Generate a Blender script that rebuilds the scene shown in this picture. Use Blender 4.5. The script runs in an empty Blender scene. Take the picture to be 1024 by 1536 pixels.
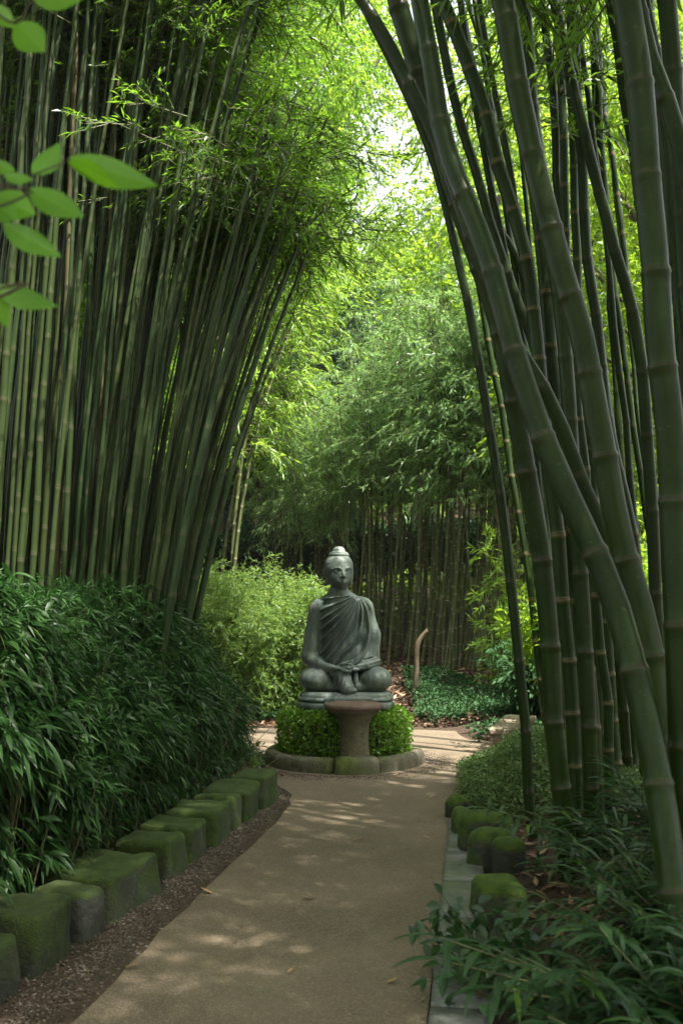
import bpy, math, random
import numpy as np
from mathutils import Vector, Matrix
R = math.radians
random.seed(7)
rng = np.random.default_rng(11)
scene = bpy.context.scene
COL = scene.collection

# ------------------------------------------------------------------ camera geometry
F = 1490.0; CAMZ = 1.5; PITCH = math.atan(132.0 / F)
CP, SP = math.cos(PITCH), math.sin(PITCH)
def at(px, py, Y):
    xc = (px - 512) / F; yc = (768 - py) / F
    dy = CP - yc * SP; dz = SP + yc * CP
    s = Y / dy
    return np.array((xc * s, Y, CAMZ + dz * s))
def gnd(px, py, z=0.0):
    xc = (px - 512) / F; yc = (768 - py) / F
    dy = CP - yc * SP; dz = SP + yc * CP
    s = (z - CAMZ) / dz
    return np.array((xc * s, dy * s, z))

# ------------------------------------------------------------------ helpers
def link(o, parent=None):
    COL.objects.link(o)
    if parent is not None: o.parent = parent
    return o
def tag(o, label=None, cat=None, group=None, kind=None):
    if label: o['label'] = label
    if cat: o['category'] = cat
    if group: o['group'] = group
    if kind: o['kind'] = kind
    return o
def empty(name, loc=(0, 0, 0), label=None, cat=None, group=None, rz=0.0):
    o = bpy.data.objects.new(name, None); o.empty_display_size = .1
    o.location = loc; o.rotation_euler = (0, 0, rz)
    COL.objects.link(o)
    return tag(o, label, cat, group)
def np_mesh(name, V, faces_list, mat, parent=None, smooth=True, rnd=None, uv=None, loc=None):
    """faces_list : list of int arrays (n,k)"""
    me = bpy.data.meshes.new(name)
    V = np.asarray(V, dtype=np.float32)
    me.vertices.add(len(V)); me.vertices.foreach_set('co', V.ravel())
    fl = [np.asarray(f, dtype=np.int32) for f in faces_list if len(f)]
    loops = np.concatenate([f.ravel() for f in fl])
    tot = np.concatenate([np.full(len(f), f.shape[1], dtype=np.int32) for f in fl])
    start = np.concatenate([[0], np.cumsum(tot)[:-1]]).astype(np.int32)
    me.loops.add(len(loops)); me.loops.foreach_set('vertex_index', loops)
    me.polygons.add(len(tot)); me.polygons.foreach_set('loop_start', start)
    try: me.polygons.foreach_set('loop_total', tot)
    except Exception: pass
    if smooth: me.polygons.foreach_set('use_smooth', np.ones(len(tot), dtype=bool))
    if rnd is not None:
        a = me.attributes.new('rnd', 'FLOAT', 'POINT'); a.data.foreach_set('value', np.asarray(rnd, dtype=np.float32))
    if uv is not None:
        l = me.uv_layers.new(name='UVMap'); l.data.foreach_set('uv', np.asarray(uv, dtype=np.float32)[loops].ravel())
    mats = mat if isinstance(mat, (list, tuple)) else [mat]
    for m in mats: me.materials.append(m)
    me.update(); me.validate()
    o = bpy.data.objects.new(name, me)
    if loc is not None: o.location = loc
    return link(o, parent)

def norm(a):
    return a / np.maximum(np.linalg.norm(a, axis=-1, keepdims=True), 1e-9)
def sm(a, b, x):
    t = np.clip((np.asarray(x, dtype=float) - a) / (b - a), 0, 1); return t * t * (3 - 2 * t)

_tab = rng.random((64, 64, 64))
def vnoise(p, s=1.0, off=0.0):
    """value noise on (N,3) or (...,3)"""
    q = np.asarray(p) * s + off
    i = np.floor(q).astype(int); f = q - i; f = f * f * (3 - 2 * f)
    def g(a, b, c): return _tab[(i[..., 0] + a) % 64, (i[..., 1] + b) % 64, (i[..., 2] + c) % 64]
    x, y, z = f[..., 0], f[..., 1], f[..., 2]
    c0 = (g(0,0,0)*(1-x)+g(1,0,0)*x)*(1-y)+(g(0,1,0)*(1-x)+g(1,1,0)*x)*y
    c1 = (g(0,0,1)*(1-x)+g(1,0,1)*x)*(1-y)+(g(0,1,1)*(1-x)+g(1,1,1)*x)*y
    return c0 * (1 - z) + c1 * z

# ------------------------------------------------------------------ materials
def new_mat(name):
    m = bpy.data.materials.new(name); m.use_nodes = True
    nt = m.node_tree; nt.nodes.clear()
    out = nt.nodes.new('ShaderNodeOutputMaterial')
    return m, nt, out
def N(nt, t, **kw):
    n = nt.nodes.new(t)
    for k, v in kw.items():
        if k in n.inputs.keys(): n.inputs[k].default_value = v
        else: setattr(n, k, v)
    return n
def L(nt, a, b): nt.links.new(a, b)
def ramp(nt, stops, fac=None):
    r = nt.nodes.new('ShaderNodeValToRGB'); e = r.color_ramp.elements
    while len(e) > len(stops): e.remove(e[-1])
    while len(e) < len(stops): e.new(1.0)
    for el, (p, c) in zip(e, stops):
        el.position = p; el.color = (*c, 1) if len(c) == 3 else c
    if fac is not None: L(nt, fac, r.inputs['Fac'])
    return r
def noise(nt, vec, scale, detail=4, rough=.55, dim='3D'):
    n = nt.nodes.new('ShaderNodeTexNoise'); n.inputs['Scale'].default_value = scale
    n.inputs['Detail'].default_value = detail; n.inputs['Roughness'].default_value = rough
    if vec is not None: L(nt, vec, n.inputs['Vector'])
    return n
def mixc(nt, fac, a, b, mode='MIX'):
    m = nt.nodes.new('ShaderNodeMix'); m.data_type = 'RGBA'; m.blend_type = mode
    for s, v in ((m.inputs[0], fac), (m.inputs[6], a), (m.inputs[7], b)):
        if isinstance(v, bpy.types.NodeSocket): L(nt, v, s)
        elif isinstance(v, (int, float)): s.default_value = v
        else: s.default_value = (*v, 1)
    return m.outputs[2]
def math_n(nt, op, a, b=None, clamp=False):
    m = nt.nodes.new('ShaderNodeMath'); m.operation = op; m.use_clamp = clamp
    for s, v in ((m.inputs[0], a), (m.inputs[1], b)):
        if v is None: continue
        if isinstance(v, bpy.types.NodeSocket): L(nt, v, s)
        else: s.default_value = v
    return m.outputs[0]
def bump(nt, h, strength=.4, dist=.01):
    b = nt.nodes.new('ShaderNodeBump'); b.inputs['Strength'].default_value = strength
    b.inputs['Distance'].default_value = dist; L(nt, h, b.inputs['Height'])
    return b.outputs[0]

def leaf_mat(name, c0, c1, tr, tfac=.45, rough=.45, cscale=1.2, yel=None, spec=.5):
    m, nt, out = new_mat(name)
    at_ = N(nt, 'ShaderNodeAttribute', attribute_name='rnd')
    tc = N(nt, 'ShaderNodeTexCoord')
    n = noise(nt, tc.outputs['Object'], cscale, 3)
    nr = ramp(nt, [(.35, (0, 0, 0)), (.65, (1, 1, 1))], n.outputs['Fac'])
    mixf = math_n(nt, 'ADD', math_n(nt, 'MULTIPLY', at_.outputs['Fac'], .6), math_n(nt, 'MULTIPLY', nr.outputs[0], .4))
    col = mixc(nt, mixf, c0, c1)
    if yel is not None:
        hot = ramp(nt, [(.955, (0, 0, 0)), (.975, (1, 1, 1))], at_.outputs['Fac'])
        col = mixc(nt, hot.outputs[0], col, yel)
    p = N(nt, 'ShaderNodeBsdfPrincipled'); L(nt, col, p.inputs['Base Color'])
    p.inputs['Roughness'].default_value = rough
    p.inputs['Specular IOR Level'].default_value = spec
    t = N(nt, 'ShaderNodeBsdfTranslucent')
    L(nt, mixc(nt, mixf, tuple(x * .7 for x in tr), tr), t.inputs['Color'])
    mx = N(nt, 'ShaderNodeMixShader'); mx.inputs[0].default_value = tfac
    L(nt, p.outputs[0], mx.inputs[1]); L(nt, t.outputs[0], mx.inputs[2]); L(nt, mx.outputs[0], out.inputs['Surface'])
    return m

def bamboo_mat(name, c0, c1, c2, ring=(.42, .40, .26), rough=.38):
    """UV.y counts internodes"""
    m, nt, out = new_mat(name)
    uv = N(nt, 'ShaderNodeUVMap'); sx = N(nt, 'ShaderNodeSeparateXYZ'); L(nt, uv.outputs[0], sx.inputs[0])
    oi = N(nt, 'ShaderNodeObjectInfo')
    tc = N(nt, 'ShaderNodeTexCoord')
    mp = N(nt, 'ShaderNodeMapping'); mp.inputs['Scale'].default_value = (14, 14, .8); L(nt, tc.outputs['Object'], mp.inputs[0])
    st = noise(nt, mp.outputs[0], 3, 4)
    bl = noise(nt, tc.outputs['Object'], 2.3, 5, .6)
    base = mixc(nt, oi.outputs['Random'], c0, c1)
    f1 = ramp(nt, [(.3, (0, 0, 0)), (.75, (1, 1, 1))], st.outputs['Fac'])
    base = mixc(nt, math_n(nt, 'MULTIPLY', f1.outputs[0], .55), base, c2)
    f2 = ramp(nt, [(.45, (0, 0, 0)), (.7, (1, 1, 1))], bl.outputs['Fac'])
    base = mixc(nt, math_n(nt, 'MULTIPLY', f2.outputs[0], .5), base, tuple(x * .45 for x in c0))
    # lichen bloom flecks
    fl = noise(nt, tc.outputs['Object'], 60, 2)
    f3 = ramp(nt, [(.66, (0, 0, 0)), (.74, (1, 1, 1))], fl.outputs['Fac'])
    base = mixc(nt, math_n(nt, 'MULTIPLY', f3.outputs[0], .16), base, (.22, .26, .17))
    fr = math_n(nt, 'FRACT', sx.outputs[1])
    band = ramp(nt, [(0, (1, 1, 1)), (.018, (1, 1, 1)), (.05, (0, 0, 0)), (.93, (0, 0, 0)), (.975, (.55, .55, .55)), (1, (.8, .8, .8))], fr)
    dark = ramp(nt, [(0, (1, 1, 1)), (.022, (1, 1, 1)), (.035, (0, 0, 0)), (1, (0, 0, 0))], fr)
    base = mixc(nt, math_n(nt, 'MULTIPLY', band.outputs[0], .8), base, ring)
    base = mixc(nt, math_n(nt, 'MULTIPLY', dark.outputs[0], .75), base, (.03, .022, .012))
    p = N(nt, 'ShaderNodeBsdfPrincipled'); L(nt, base, p.inputs['Base Color'])
    rr = ramp(nt, [(.3, (rough - .08,) * 3), (.7, (rough + .2,) * 3)], bl.outputs['Fac'])
    L(nt, rr.outputs[0], p.inputs['Roughness'])
    p.inputs['Specular IOR Level'].default_value = .25
    L(nt, bump(nt, st.outputs['Fac'], .25, .004), p.inputs['Normal'])
    L(nt, p.outputs[0], out.inputs['Surface'])
    return m

def rock_mat(name, c0, c1, moss0=None, moss1=None, mossamt=.5, rough=.8, sc=6.0, up=0.6, bstr=.6, bdist=.012, rough_moss=.95):
    m, nt, out = new_mat(name)
    tc = N(nt, 'ShaderNodeTexCoord'); oi = N(nt, 'ShaderNodeObjectInfo')
    ad = N(nt, 'ShaderNodeVectorMath', operation='ADD'); L(nt, tc.outputs['Object'], ad.inputs[0])
    cb = N(nt, 'ShaderNodeCombineXYZ'); L(nt, math_n(nt, 'MULTIPLY', oi.outputs['Random'], 20), cb.inputs[0]); L(nt, cb.outputs[0], ad.inputs[1])
    v = ad.outputs[0]
    n1 = noise(nt, v, sc, 8, .62); n2 = noise(nt, v, sc * 9, 4); n3 = noise(nt, v, sc * .45, 5)
    f = ramp(nt, [(.3, (0, 0, 0)), (.7, (1, 1, 1))], n1.outputs['Fac'])
    col = mixc(nt, f.outputs[0], c0, c1)
    sp = ramp(nt, [(.55, (0, 0, 0)), (.75, (1, 1, 1))], n2.outputs['Fac'])
    col = mixc(nt, math_n(nt, 'MULTIPLY', sp.outputs[0], .6), col, tuple(min(1, x * 2.1) for x in c1))
    n4 = noise(nt, v, sc * 2.6, 6, .7); pt = ramp(nt, [(.56, (0, 0, 0)), (.64, (1, 1, 1))], n4.outputs['Fac'])
    col = mixc(nt, math_n(nt, 'MULTIPLY', pt.outputs[0], .55), col, tuple(x * .4 for x in c0))
    h = math_n(nt, 'ADD', n1.outputs['Fac'], math_n(nt, 'MULTIPLY', n2.outputs['Fac'], .35))
    p = N(nt, 'ShaderNodeBsdfPrincipled'); p.inputs['Roughness'].default_value = rough
    if moss0 is not None:
        g = N(nt, 'ShaderNodeNewGeometry'); sx = N(nt, 'ShaderNodeSeparateXYZ'); L(nt, g.outputs['Normal'], sx.inputs[0])
        a = math_n(nt, 'ADD', math_n(nt, 'MULTIPLY', sx.outputs[2], up), math_n(nt, 'MULTIPLY', n3.outputs['Fac'], 1.6))
        a = math_n(nt, 'ADD', a, math_n(nt, 'MULTIPLY', n2.outputs['Fac'], .3))
        t = 1.0 + .45 - mossamt
        mf = ramp(nt, [(0, (0, 0, 0)), (1, (1, 1, 1))], math_n(nt, 'MULTIPLY', math_n(nt, 'SUBTRACT', a, t - .12), 3.2, True))
        mn = noise(nt, v, sc * 3, 5)
        mc = mixc(nt, ramp(nt, [(.35, (0, 0, 0)), (.65, (1, 1, 1))], mn.outputs['Fac']).outputs[0], moss0, moss1)
        col = mixc(nt, mf.outputs[0], col, mc)
        fz = noise(nt, v, 140, 2)
        h = math_n(nt, 'ADD', h, math_n(nt, 'MULTIPLY', math_n(nt, 'MULTIPLY', fz.outputs['Fac'], mf.outputs[0]), .5))
        L(nt, math_n(nt, 'ADD', math_n(nt, 'MULTIPLY', mf.outputs[0], rough_moss - rough), rough), p.inputs['Roughness'])
    L(nt, col, p.inputs['Base Color'])
    L(nt, bump(nt, h, bstr, bdist), p.inputs['Normal'])
    L(nt, p.outputs[0], out.inputs['Surface'])
    return m

M = {}
M['leaf_left']  = leaf_mat('leaf_left',  (.030, .085, .012), (.075, .17, .018), (.26, .50, .035), .48, .42, 1.0, (.25, .27, .03))
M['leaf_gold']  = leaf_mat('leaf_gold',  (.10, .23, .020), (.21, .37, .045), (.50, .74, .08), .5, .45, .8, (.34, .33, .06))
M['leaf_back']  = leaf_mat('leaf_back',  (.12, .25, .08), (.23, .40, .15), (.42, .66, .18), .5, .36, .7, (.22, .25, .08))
M['leaf_tree']  = leaf_mat('leaf_tree',  (.04, .11, .012), (.11, .21, .018), (.42, .62, .04), .55, .42, .5, (.3, .32, .04))
M['leaf_pine']  = leaf_mat('leaf_pine',  (.018, .060, .026), (.045, .105, .045), (.06, .13, .05), .25, .45, .6)
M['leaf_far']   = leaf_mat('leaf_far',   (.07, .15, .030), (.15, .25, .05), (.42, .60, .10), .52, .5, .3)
M['leaf_shrub'] = leaf_mat('leaf_shrub', (.018, .056, .012), (.044, .105, .022), (.05, .15, .03), .25, .42, 2.0, (.13, .16, .03), .35)
M['leaf_feather'] = leaf_mat('leaf_feather', (.075, .16, .032), (.16, .27, .065), (.36, .52, .10), .48, .45, 1.2, (.4, .36, .08))
M['leaf_box']   = leaf_mat('leaf_box',   (.08, .19, .015), (.20, .36, .04), (.26, .46, .04), .35, .32, 6.0)
M['leaf_ivy']   = leaf_mat('leaf_ivy',   (.018, .060, .020), (.05, .12, .04), (.06, .14, .03), .22, .55, 2.5, None, .25)
M['leaf_fern']  = leaf_mat('leaf_fern',  (.013, .044, .015), (.036, .090, .027), (.06, .17, .03), .3, .36, 2.5, (.10, .19, .02))
M['leaf_mossy'] = leaf_mat('leaf_mossy', (.08, .16, .03), (.20, .30, .11), (.14, .24, .04), .3, .5, 5.0)
M['leaf_beech'] = leaf_mat('leaf_beech', (.07, .22, .012), (.15, .36, .03), (.34, .72, .03), .5, .5, 9.0)
M['bamboo_left'] = bamboo_mat('bamboo_left', (.020, .046, .014), (.036, .052, .013), (.056, .078, .028), (.09, .10, .05))
M['bamboo_dry'] = bamboo_mat('bamboo_dry', (.070, .066, .026), (.10, .088, .034), (.13, .115, .05), (.08, .07, .04), .6)
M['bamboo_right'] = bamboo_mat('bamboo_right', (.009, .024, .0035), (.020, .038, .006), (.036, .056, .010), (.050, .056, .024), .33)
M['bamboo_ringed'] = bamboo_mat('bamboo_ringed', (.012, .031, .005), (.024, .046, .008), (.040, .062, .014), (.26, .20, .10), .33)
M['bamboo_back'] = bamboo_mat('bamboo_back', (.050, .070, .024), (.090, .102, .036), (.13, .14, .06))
M['bark'] = rock_mat('bark', (.05, .035, .022), (.11, .085, .055), (.04, .07, .015), (.06, .1, .02), .15, .9, 9, .0)
M['deadwood'] = rock_mat('deadwood', (.060, .042, .024), (.12, .085, .05), None, None, 0, .85, 12)
M['twig'] = rock_mat('twig', (.05, .05, .02), (.10, .11, .035), None, None, 0, .7, 30)
M['stone'] = rock_mat('stone', (.016, .018, .013), (.046, .046, .034), (.018, .032, .005), (.042, .064, .009), .46, .72, 5, .9, .9, .02)
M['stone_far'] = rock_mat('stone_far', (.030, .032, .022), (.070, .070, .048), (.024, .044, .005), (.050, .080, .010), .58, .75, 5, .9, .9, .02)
M['moss_stone'] = rock_mat('moss_stone', (.02, .02, .016), (.05, .05, .04), (.028, .060, .005), (.075, .120, .010), .42, .8, 6, .9, .9, .02)
M['slab'] = rock_mat('slab', (.075, .080, .076), (.145, .150, .142), (.05, .08, .02), (.09, .12, .03), .12, .42, 4, .15, .5, .01)
M['kerb'] = rock_mat('kerb', (.075, .070, .045), (.155, .14, .095), (.07, .095, .02), (.13, .155, .04), .42, .85, 5, .0, .7, .012)
M['table'] = rock_mat('table', (.085, .072, .042), (.165, .14, .085), (.09, .10, .03), (.13, .14, .05), .22, .85, 7, .0, .7, .01)
M['table_top'] = rock_mat('table_top', (.095, .056, .038), (.165, .11, .078), (.12, .11, .05), (.2, .16, .08), .1, .8, 9, .0, .7, .01)
M['wall_stone'] = rock_mat('wall_stone', (.20, .155, .12), (.34, .27, .21), (.12, .13, .05), (.17, .17, .07), .18, .9, 8, .2, .8, .012)

def statue_mat():
    m, nt, out = new_mat('patina')
    tc = N(nt, 'ShaderNodeTexCoord'); v = tc.outputs['Object']
    mp = N(nt, 'ShaderNodeMapping'); mp.inputs['Scale'].default_value = (1, 1, .28); L(nt, v, mp.inputs[0])
    st = noise(nt, mp.outputs[0], 14, 6, .65); n1 = noise(nt, v, 5, 6, .6); n2 = noise(nt, v, 70, 4); n3 = noise(nt, v, 2.6, 3)
    c = mixc(nt, ramp(nt, [(.32, (0, 0, 0)), (.68, (1, 1, 1))], n1.outputs['Fac']).outputs[0], (.056, .080, .068), (.128, .165, .145))
    c = mixc(nt, math_n(nt, 'MULTIPLY', ramp(nt, [(.46, (0, 0, 0)), (.62, (1, 1, 1))], st.outputs['Fac']).outputs[0], .6), c, (.25, .27, .235))
    c = mixc(nt, math_n(nt, 'MULTIPLY', ramp(nt, [(.55, (0, 0, 0)), (.72, (1, 1, 1))], n3.outputs['Fac']).outputs[0], .45), c, (.09, .115, .04))
    c = mixc(nt, math_n(nt, 'MULTIPLY', ramp(nt, [(.5, (0, 0, 0)), (.62, (1, 1, 1))], n2.outputs['Fac']).outputs[0], .35), c, (.022, .03, .024))
    p = N(nt, 'ShaderNodeBsdfPrincipled'); L(nt, c, p.inputs['Base Color'])
    L(nt, ramp(nt, [(.3, (.36,) * 3), (.7, (.6,) * 3)], n1.outputs['Fac']).outputs[0], p.inputs['Roughness'])
    p.inputs['Metallic'].default_value = .0
    h = math_n(nt, 'ADD', math_n(nt, 'MULTIPLY', n2.outputs['Fac'], .5), st.outputs['Fac'])
    L(nt, bump(nt, h, .7, .006), p.inputs['Normal']); L(nt, p.outputs[0], out.inputs['Surface'])
    return m
M['patina'] = statue_mat()

def ground_mat():
    m, nt, out = new_mat('soil')
    tc = N(nt, 'ShaderNodeTexCoord'); v = tc.outputs['Object']
    n1 = noise(nt, v, 1.3, 6); n2 = noise(nt, v, 22, 5, .7); n3 = noise(nt, v, 90, 3)
    c = mixc(nt, ramp(nt, [(.3, (0, 0, 0)), (.7, (1, 1, 1))], n2.outputs['Fac']).outputs[0], (.030, .020, .012), (.105, .062, .036))
    c = mixc(nt, math_n(nt, 'MULTIPLY', ramp(nt, [(.6, (0, 0, 0)), (.7, (1, 1, 1))], n3.outputs['Fac']).outputs[0], .6), c, (.12, .08, .05))
    c = mixc(nt, math_n(nt, 'MULTIPLY', ramp(nt, [(.5, (0, 0, 0)), (.65, (1, 1, 1))], n1.outputs['Fac']).outputs[0], .45), c, (.04, .05, .014))
    p = N(nt, 'ShaderNodeBsdfPrincipled'); L(nt, c, p.inputs['Base Color']); p.inputs['Roughness'].default_value = .95
    L(nt, bump(nt, math_n(nt, 'ADD', n2.outputs['Fac'], n3.outputs['Fac']), 1, .03), p.inputs['Normal']); L(nt, p.outputs[0], out.inputs['Surface'])
    return m
M['soil'] = ground_mat()
def path_mat():
    m, nt, out = new_mat('path_grit')
    tc = N(nt, 'ShaderNodeTexCoord'); v = tc.outputs['Object']
    n1 = noise(nt, v, .9, 5, .6); n2 = noise(nt, v, 7, 6, .65); n3 = noise(nt, v, 130, 3, .7); vo = N(nt, 'ShaderNodeTexVoronoi'); vo.inputs['Scale'].default_value = 95; L(nt, v, vo.inputs['Vector'])
    c = mixc(nt, ramp(nt, [(.3, (0, 0, 0)), (.7, (1, 1, 1))], n1.outputs['Fac']).outputs[0], (.078, .057, .034), (.166, .124, .078))
    c = mixc(nt, math_n(nt, 'MULTIPLY', ramp(nt, [(.42, (0, 0, 0)), (.75, (1, 1, 1))], n2.outputs['Fac']).outputs[0], .5), c, (.105, .085, .058))
    c = mixc(nt, math_n(nt, 'MULTIPLY', ramp(nt, [(.5, (0, 0, 0)), (.7, (1, 1, 1))], n3.outputs['Fac']).outputs[0], .55), c, (.38, .31, .24))
    c = mixc(nt, math_n(nt, 'MULTIPLY', ramp(nt, [(0, (1, 1, 1)), (.25, (0, 0, 0))], vo.outputs['Distance']).outputs[0], .45), c, (.06, .045, .035))
    mo = noise(nt, v, 1.7, 5, .7)
    c = mixc(nt, math_n(nt, 'MULTIPLY', ramp(nt, [(.6, (0, 0, 0)), (.72, (1, 1, 1))], mo.outputs['Fac']).outputs[0], .28), c, (.09, .105, .035))
    p = N(nt, 'ShaderNodeBsdfPrincipled'); L(nt, c, p.inputs['Base Color']); p.inputs['Roughness'].default_value = .82
    L(nt, bump(nt, math_n(nt, 'ADD', math_n(nt, 'MULTIPLY', n3.outputs['Fac'], .6), math_n(nt, 'ADD', n2.outputs['Fac'], vo.outputs['Distance'])), .7, .006), p.inputs['Normal'])
    L(nt, p.outputs[0], out.inputs['Surface'])
    return m
M['path'] = path_mat()
def rnd_mat(name, stops, rough=.85):
    m, nt, out = new_mat(name)
    a = N(nt, 'ShaderNodeAttribute', attribute_name='rnd')
    r = ramp(nt, stops, a.outputs['Fac']); p = N(nt, 'ShaderNodeBsdfPrincipled'); L(nt, r.outputs[0], p.inputs['Base Color'])
    p.inputs['Roughness'].default_value = rough; L(nt, p.outputs[0], out.inputs['Surface'])
    return m
M['pebble'] = rnd_mat('pebble', [(0, (.04, .028, .02)), (.35, (.09, .062, .045)), (.65, (.12, .088, .066)), (.9, (.16, .125, .10)), (1, (.24, .21, .18))])
M['litter'] = rnd_mat('litter', [(0, (.05, .025, .014)), (.4, (.13, .065, .036)), (.75, (.24, .13, .08)), (1, (.36, .26, .16))])
M['dryleaf'] = rnd_mat('dryleaf', [(0, (.30, .17, .07)), (1, (.46, .30, .15))], .6)

# ------------------------------------------------------------------ foliage builders
def leaf_geo(pos, d, n, Ln, Wd, rnd, blade=False, bend=.25):
    """arrays of leaves -> verts, faces, rnd"""
    d = norm(d); side = norm(np.cross(d, n)); nn = np.cross(side, d)
    Ln = np.asarray(Ln)[:, None]; Wd = np.asarray(Wd)[:, None]
    dn = np.array([0, 0, -1.0])
    k = len(pos)
    if not blade:
        mid = pos + d * Ln * .42 + nn * Ln * .03
        tip = pos + d * Ln + dn * Ln * bend * .6
        V = np.stack([pos, mid + side * Wd * .5, tip, mid - side * Wd * .5], 1).reshape(-1, 3)
        i = np.arange(k)[:, None] * 4
        return V, [np.concatenate([i, i + 1, i + 2, i + 3], 1)], np.repeat(rnd, 4)
    rows = [pos]
    for t, w in ((.2, .75), (.5, 1.0), (.8, .55)):
        c = pos + d * Ln * t + dn * Ln * bend * t * t
        fold = nn * Wd * .12 * w
        rows += [c + side * Wd * .5 * w + fold, c, c - side * Wd * .5 * w + fold]
    rows.append(pos + d * Ln * .99 + dn * Ln * bend)
    V = np.stack(rows, 1).reshape(-1, 3)          # 11 verts
    i = np.arange(k)[:, None] * 11
    tris = np.concatenate([np.concatenate([i, i + 1, i + 2], 1), np.concatenate([i, i + 2, i + 3], 1),
                           np.concatenate([i + 7, i + 10, i + 8], 1), np.concatenate([i + 8, i + 10, i + 9], 1)])
    q = []
    for a in (1, 4):
        q.append(np.concatenate([i + a, i + a + 3, i + a + 4, i + a + 1], 1)); q.append(np.concatenate([i + a + 1, i + a + 4, i + a + 5, i + a + 2], 1))
    return V, [tris, np.concatenate(q)], np.repeat(rnd, 11)

def sprays(C, D, per, tl, ll, lw, droop=.5, spread=.8, r=rng, up=.6):
    """C,D: (M,3) spray base and direction. returns leaf arrays + twig segments"""
    m = len(C); D = norm(D)
    t = (np.arange(per) + .5)[None, :] / per + (r.random((m, per)) - .5) / per
    tw = tl * (.6 + .8 * r.random((m, 1)))
    base = C[:, None, :] + D[:, None, :] * (t * tw)[..., None]
    base[..., 2] -= (t ** 2) * tw * droop * .6
    rr = norm(r.normal(size=(m, per, 3)))
    d = norm(D[:, None, :] * (1.0) + rr * spread)
    d[..., 2] -= droop * (.4 + .6 * r.random((m, per)))
    d = norm(d)
    n = norm(r.normal(size=(m, per, 3)) * (1 - up) + np.array([0, 0, up]))
    Ln = ll * (.6 + .7 * r.random((m, per))); Wd = lw * (.7 + .6 * r.random((m, per)))
    rn = np.clip(r.random((m, 1)) * .5 + r.random((m, per)) * .5, 0, 1)
    end = C + D * tw; end[:, 2] -= tw[:, 0] * droop * .6
    f = lambda a: a.reshape(-1, a.shape[-1]) if a.ndim == 3 else a.ravel()
    return f(base), f(d), f(n), f(Ln), f(Wd), f(rn), (C, end)

def segs_geo(A, B, ra, rb, sides=3):
    """tapered prisms"""
    d = norm(B - A); ref = np.where(np.abs(d[:, 2:3]) > .9, np.array([[1., 0, 0]]), np.array([[0, 0, 1.]]))
    u = norm(np.cross(d, ref)); w = np.cross(d, u); m = len(A)
    an = np.arange(sides) * 2 * math.pi / sides
    ring = u[:, None, :] * np.cos(an)[None, :, None] + w[:, None, :] * np.sin(an)[None, :, None]
    ra = np.broadcast_to(np.asarray(ra, float), (m,))[:, None, None]; rb = np.broadcast_to(np.asarray(rb, float), (m,))[:, None, None]
    V = np.concatenate([A[:, None, :] + ring * ra, B[:, None, :] + ring * rb], 1).reshape(-1, 3)
    i = np.arange(m)[:, None] * 2 * sides; q = []
    for s in range(sides):
        s2 = (s + 1) % sides
        q.append(np.concatenate([i + s, i + s2, i + sides + s2, i + sides + s], 1))
    return V, np.concatenate(q)

def foliage(name, parts, mat, parent=None, twigs=None, twr=(.003, .0012), blade=False, bend=.25, loc=None, kind=None, twmat=None):
    P, D, Nn, LL, WW, RN = (np.concatenate([p[i] for p in parts]) for i in range(6))
    V, Fs, rn = leaf_geo(P, D, Nn, LL, WW, RN, blade, bend)
    mi = None
    if twigs is not None and len(twigs[0]):
        V2, q2 = segs_geo(twigs[0], twigs[1], twr[0], twr[1])
        nf = sum(len(f) for f in Fs)
        Fs = Fs + [q2 + len(V)]; V = np.concatenate([V, V2]); rn = np.concatenate([rn, np.zeros(len(V2))])
        o = np_mesh(name, V, Fs, [mat, twmat or M['twig']], parent, False, rn, None, loc)
        mi = np.zeros(nf + len(q2), dtype=np.int32); mi[nf:] = 1
        o.data.polygons.foreach_set('material_index', mi); o.data.update()
    else:
        o = np_mesh(name, V, Fs, mat, parent, False, rn, None, loc)
    if kind: o['kind'] = kind
    return o

def catmull(P, n):
    P = np.asarray(P, float); Q = np.vstack([2 * P[0] - P[1], P, 2 * P[-1] - P[-2]])
    out = []
    k = len(P) - 1
    for i in range(k):
        p0, p1, p2, p3 = Q[i:i + 4]
        t = np.linspace(0, 1, n, endpoint=(i == k - 1))[:, None]
        out.append(.5 * (2 * p1 + (p2 - p0) * t + (2 * p0 - 5 * p1 + 4 * p2 - p3) * t * t + (3 * p1 - p0 - 3 * p2 + p3) * t ** 3))
    return np.vstack(out)
def resample(P, ts):
    s = np.concatenate([[0], np.cumsum(np.linalg.norm(np.diff(P, axis=0), axis=1))]); 
    return np.stack([np.interp(ts, s, P[:, i]) for i in range(3)], 1)
def plen(P): return float(np.linalg.norm(np.diff(P, axis=0), axis=1).sum())

def tube_geo(P, rad, sides=8, cap=True):
    P = np.asarray(P, float); rad = np.broadcast_to(np.asarray(rad, float), (len(P),))
    T = norm(np.gradient(P, axis=0)); u = np.cross(T[0], [0, 1, 0.3]); u = u / np.linalg.norm(u)
    rings = []
    for i in range(len(P)):
        u = u - T[i] * np.dot(u, T[i]); u = u / np.linalg.norm(u); w = np.cross(T[i], u)
        a = np.arange(sides) * 2 * math.pi / sides
        rings.append(P[i] + rad[i] * (np.cos(a)[:, None] * u + np.sin(a)[:, None] * w))
    V = np.vstack(rings); n = len(P)
    i = (np.arange(n - 1) * sides)[:, None]; s = np.arange(sides)[None, :]; s2 = (s + 1) % sides
    Fq = np.stack([i + s, i + s2, i + sides + s2, i + sides + s], -1).reshape(-1, 4)
    fl = [Fq]
    if cap: fl.append(np.arange((n - 1) * sides, n * sides)[None, :])
    return V, fl

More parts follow.
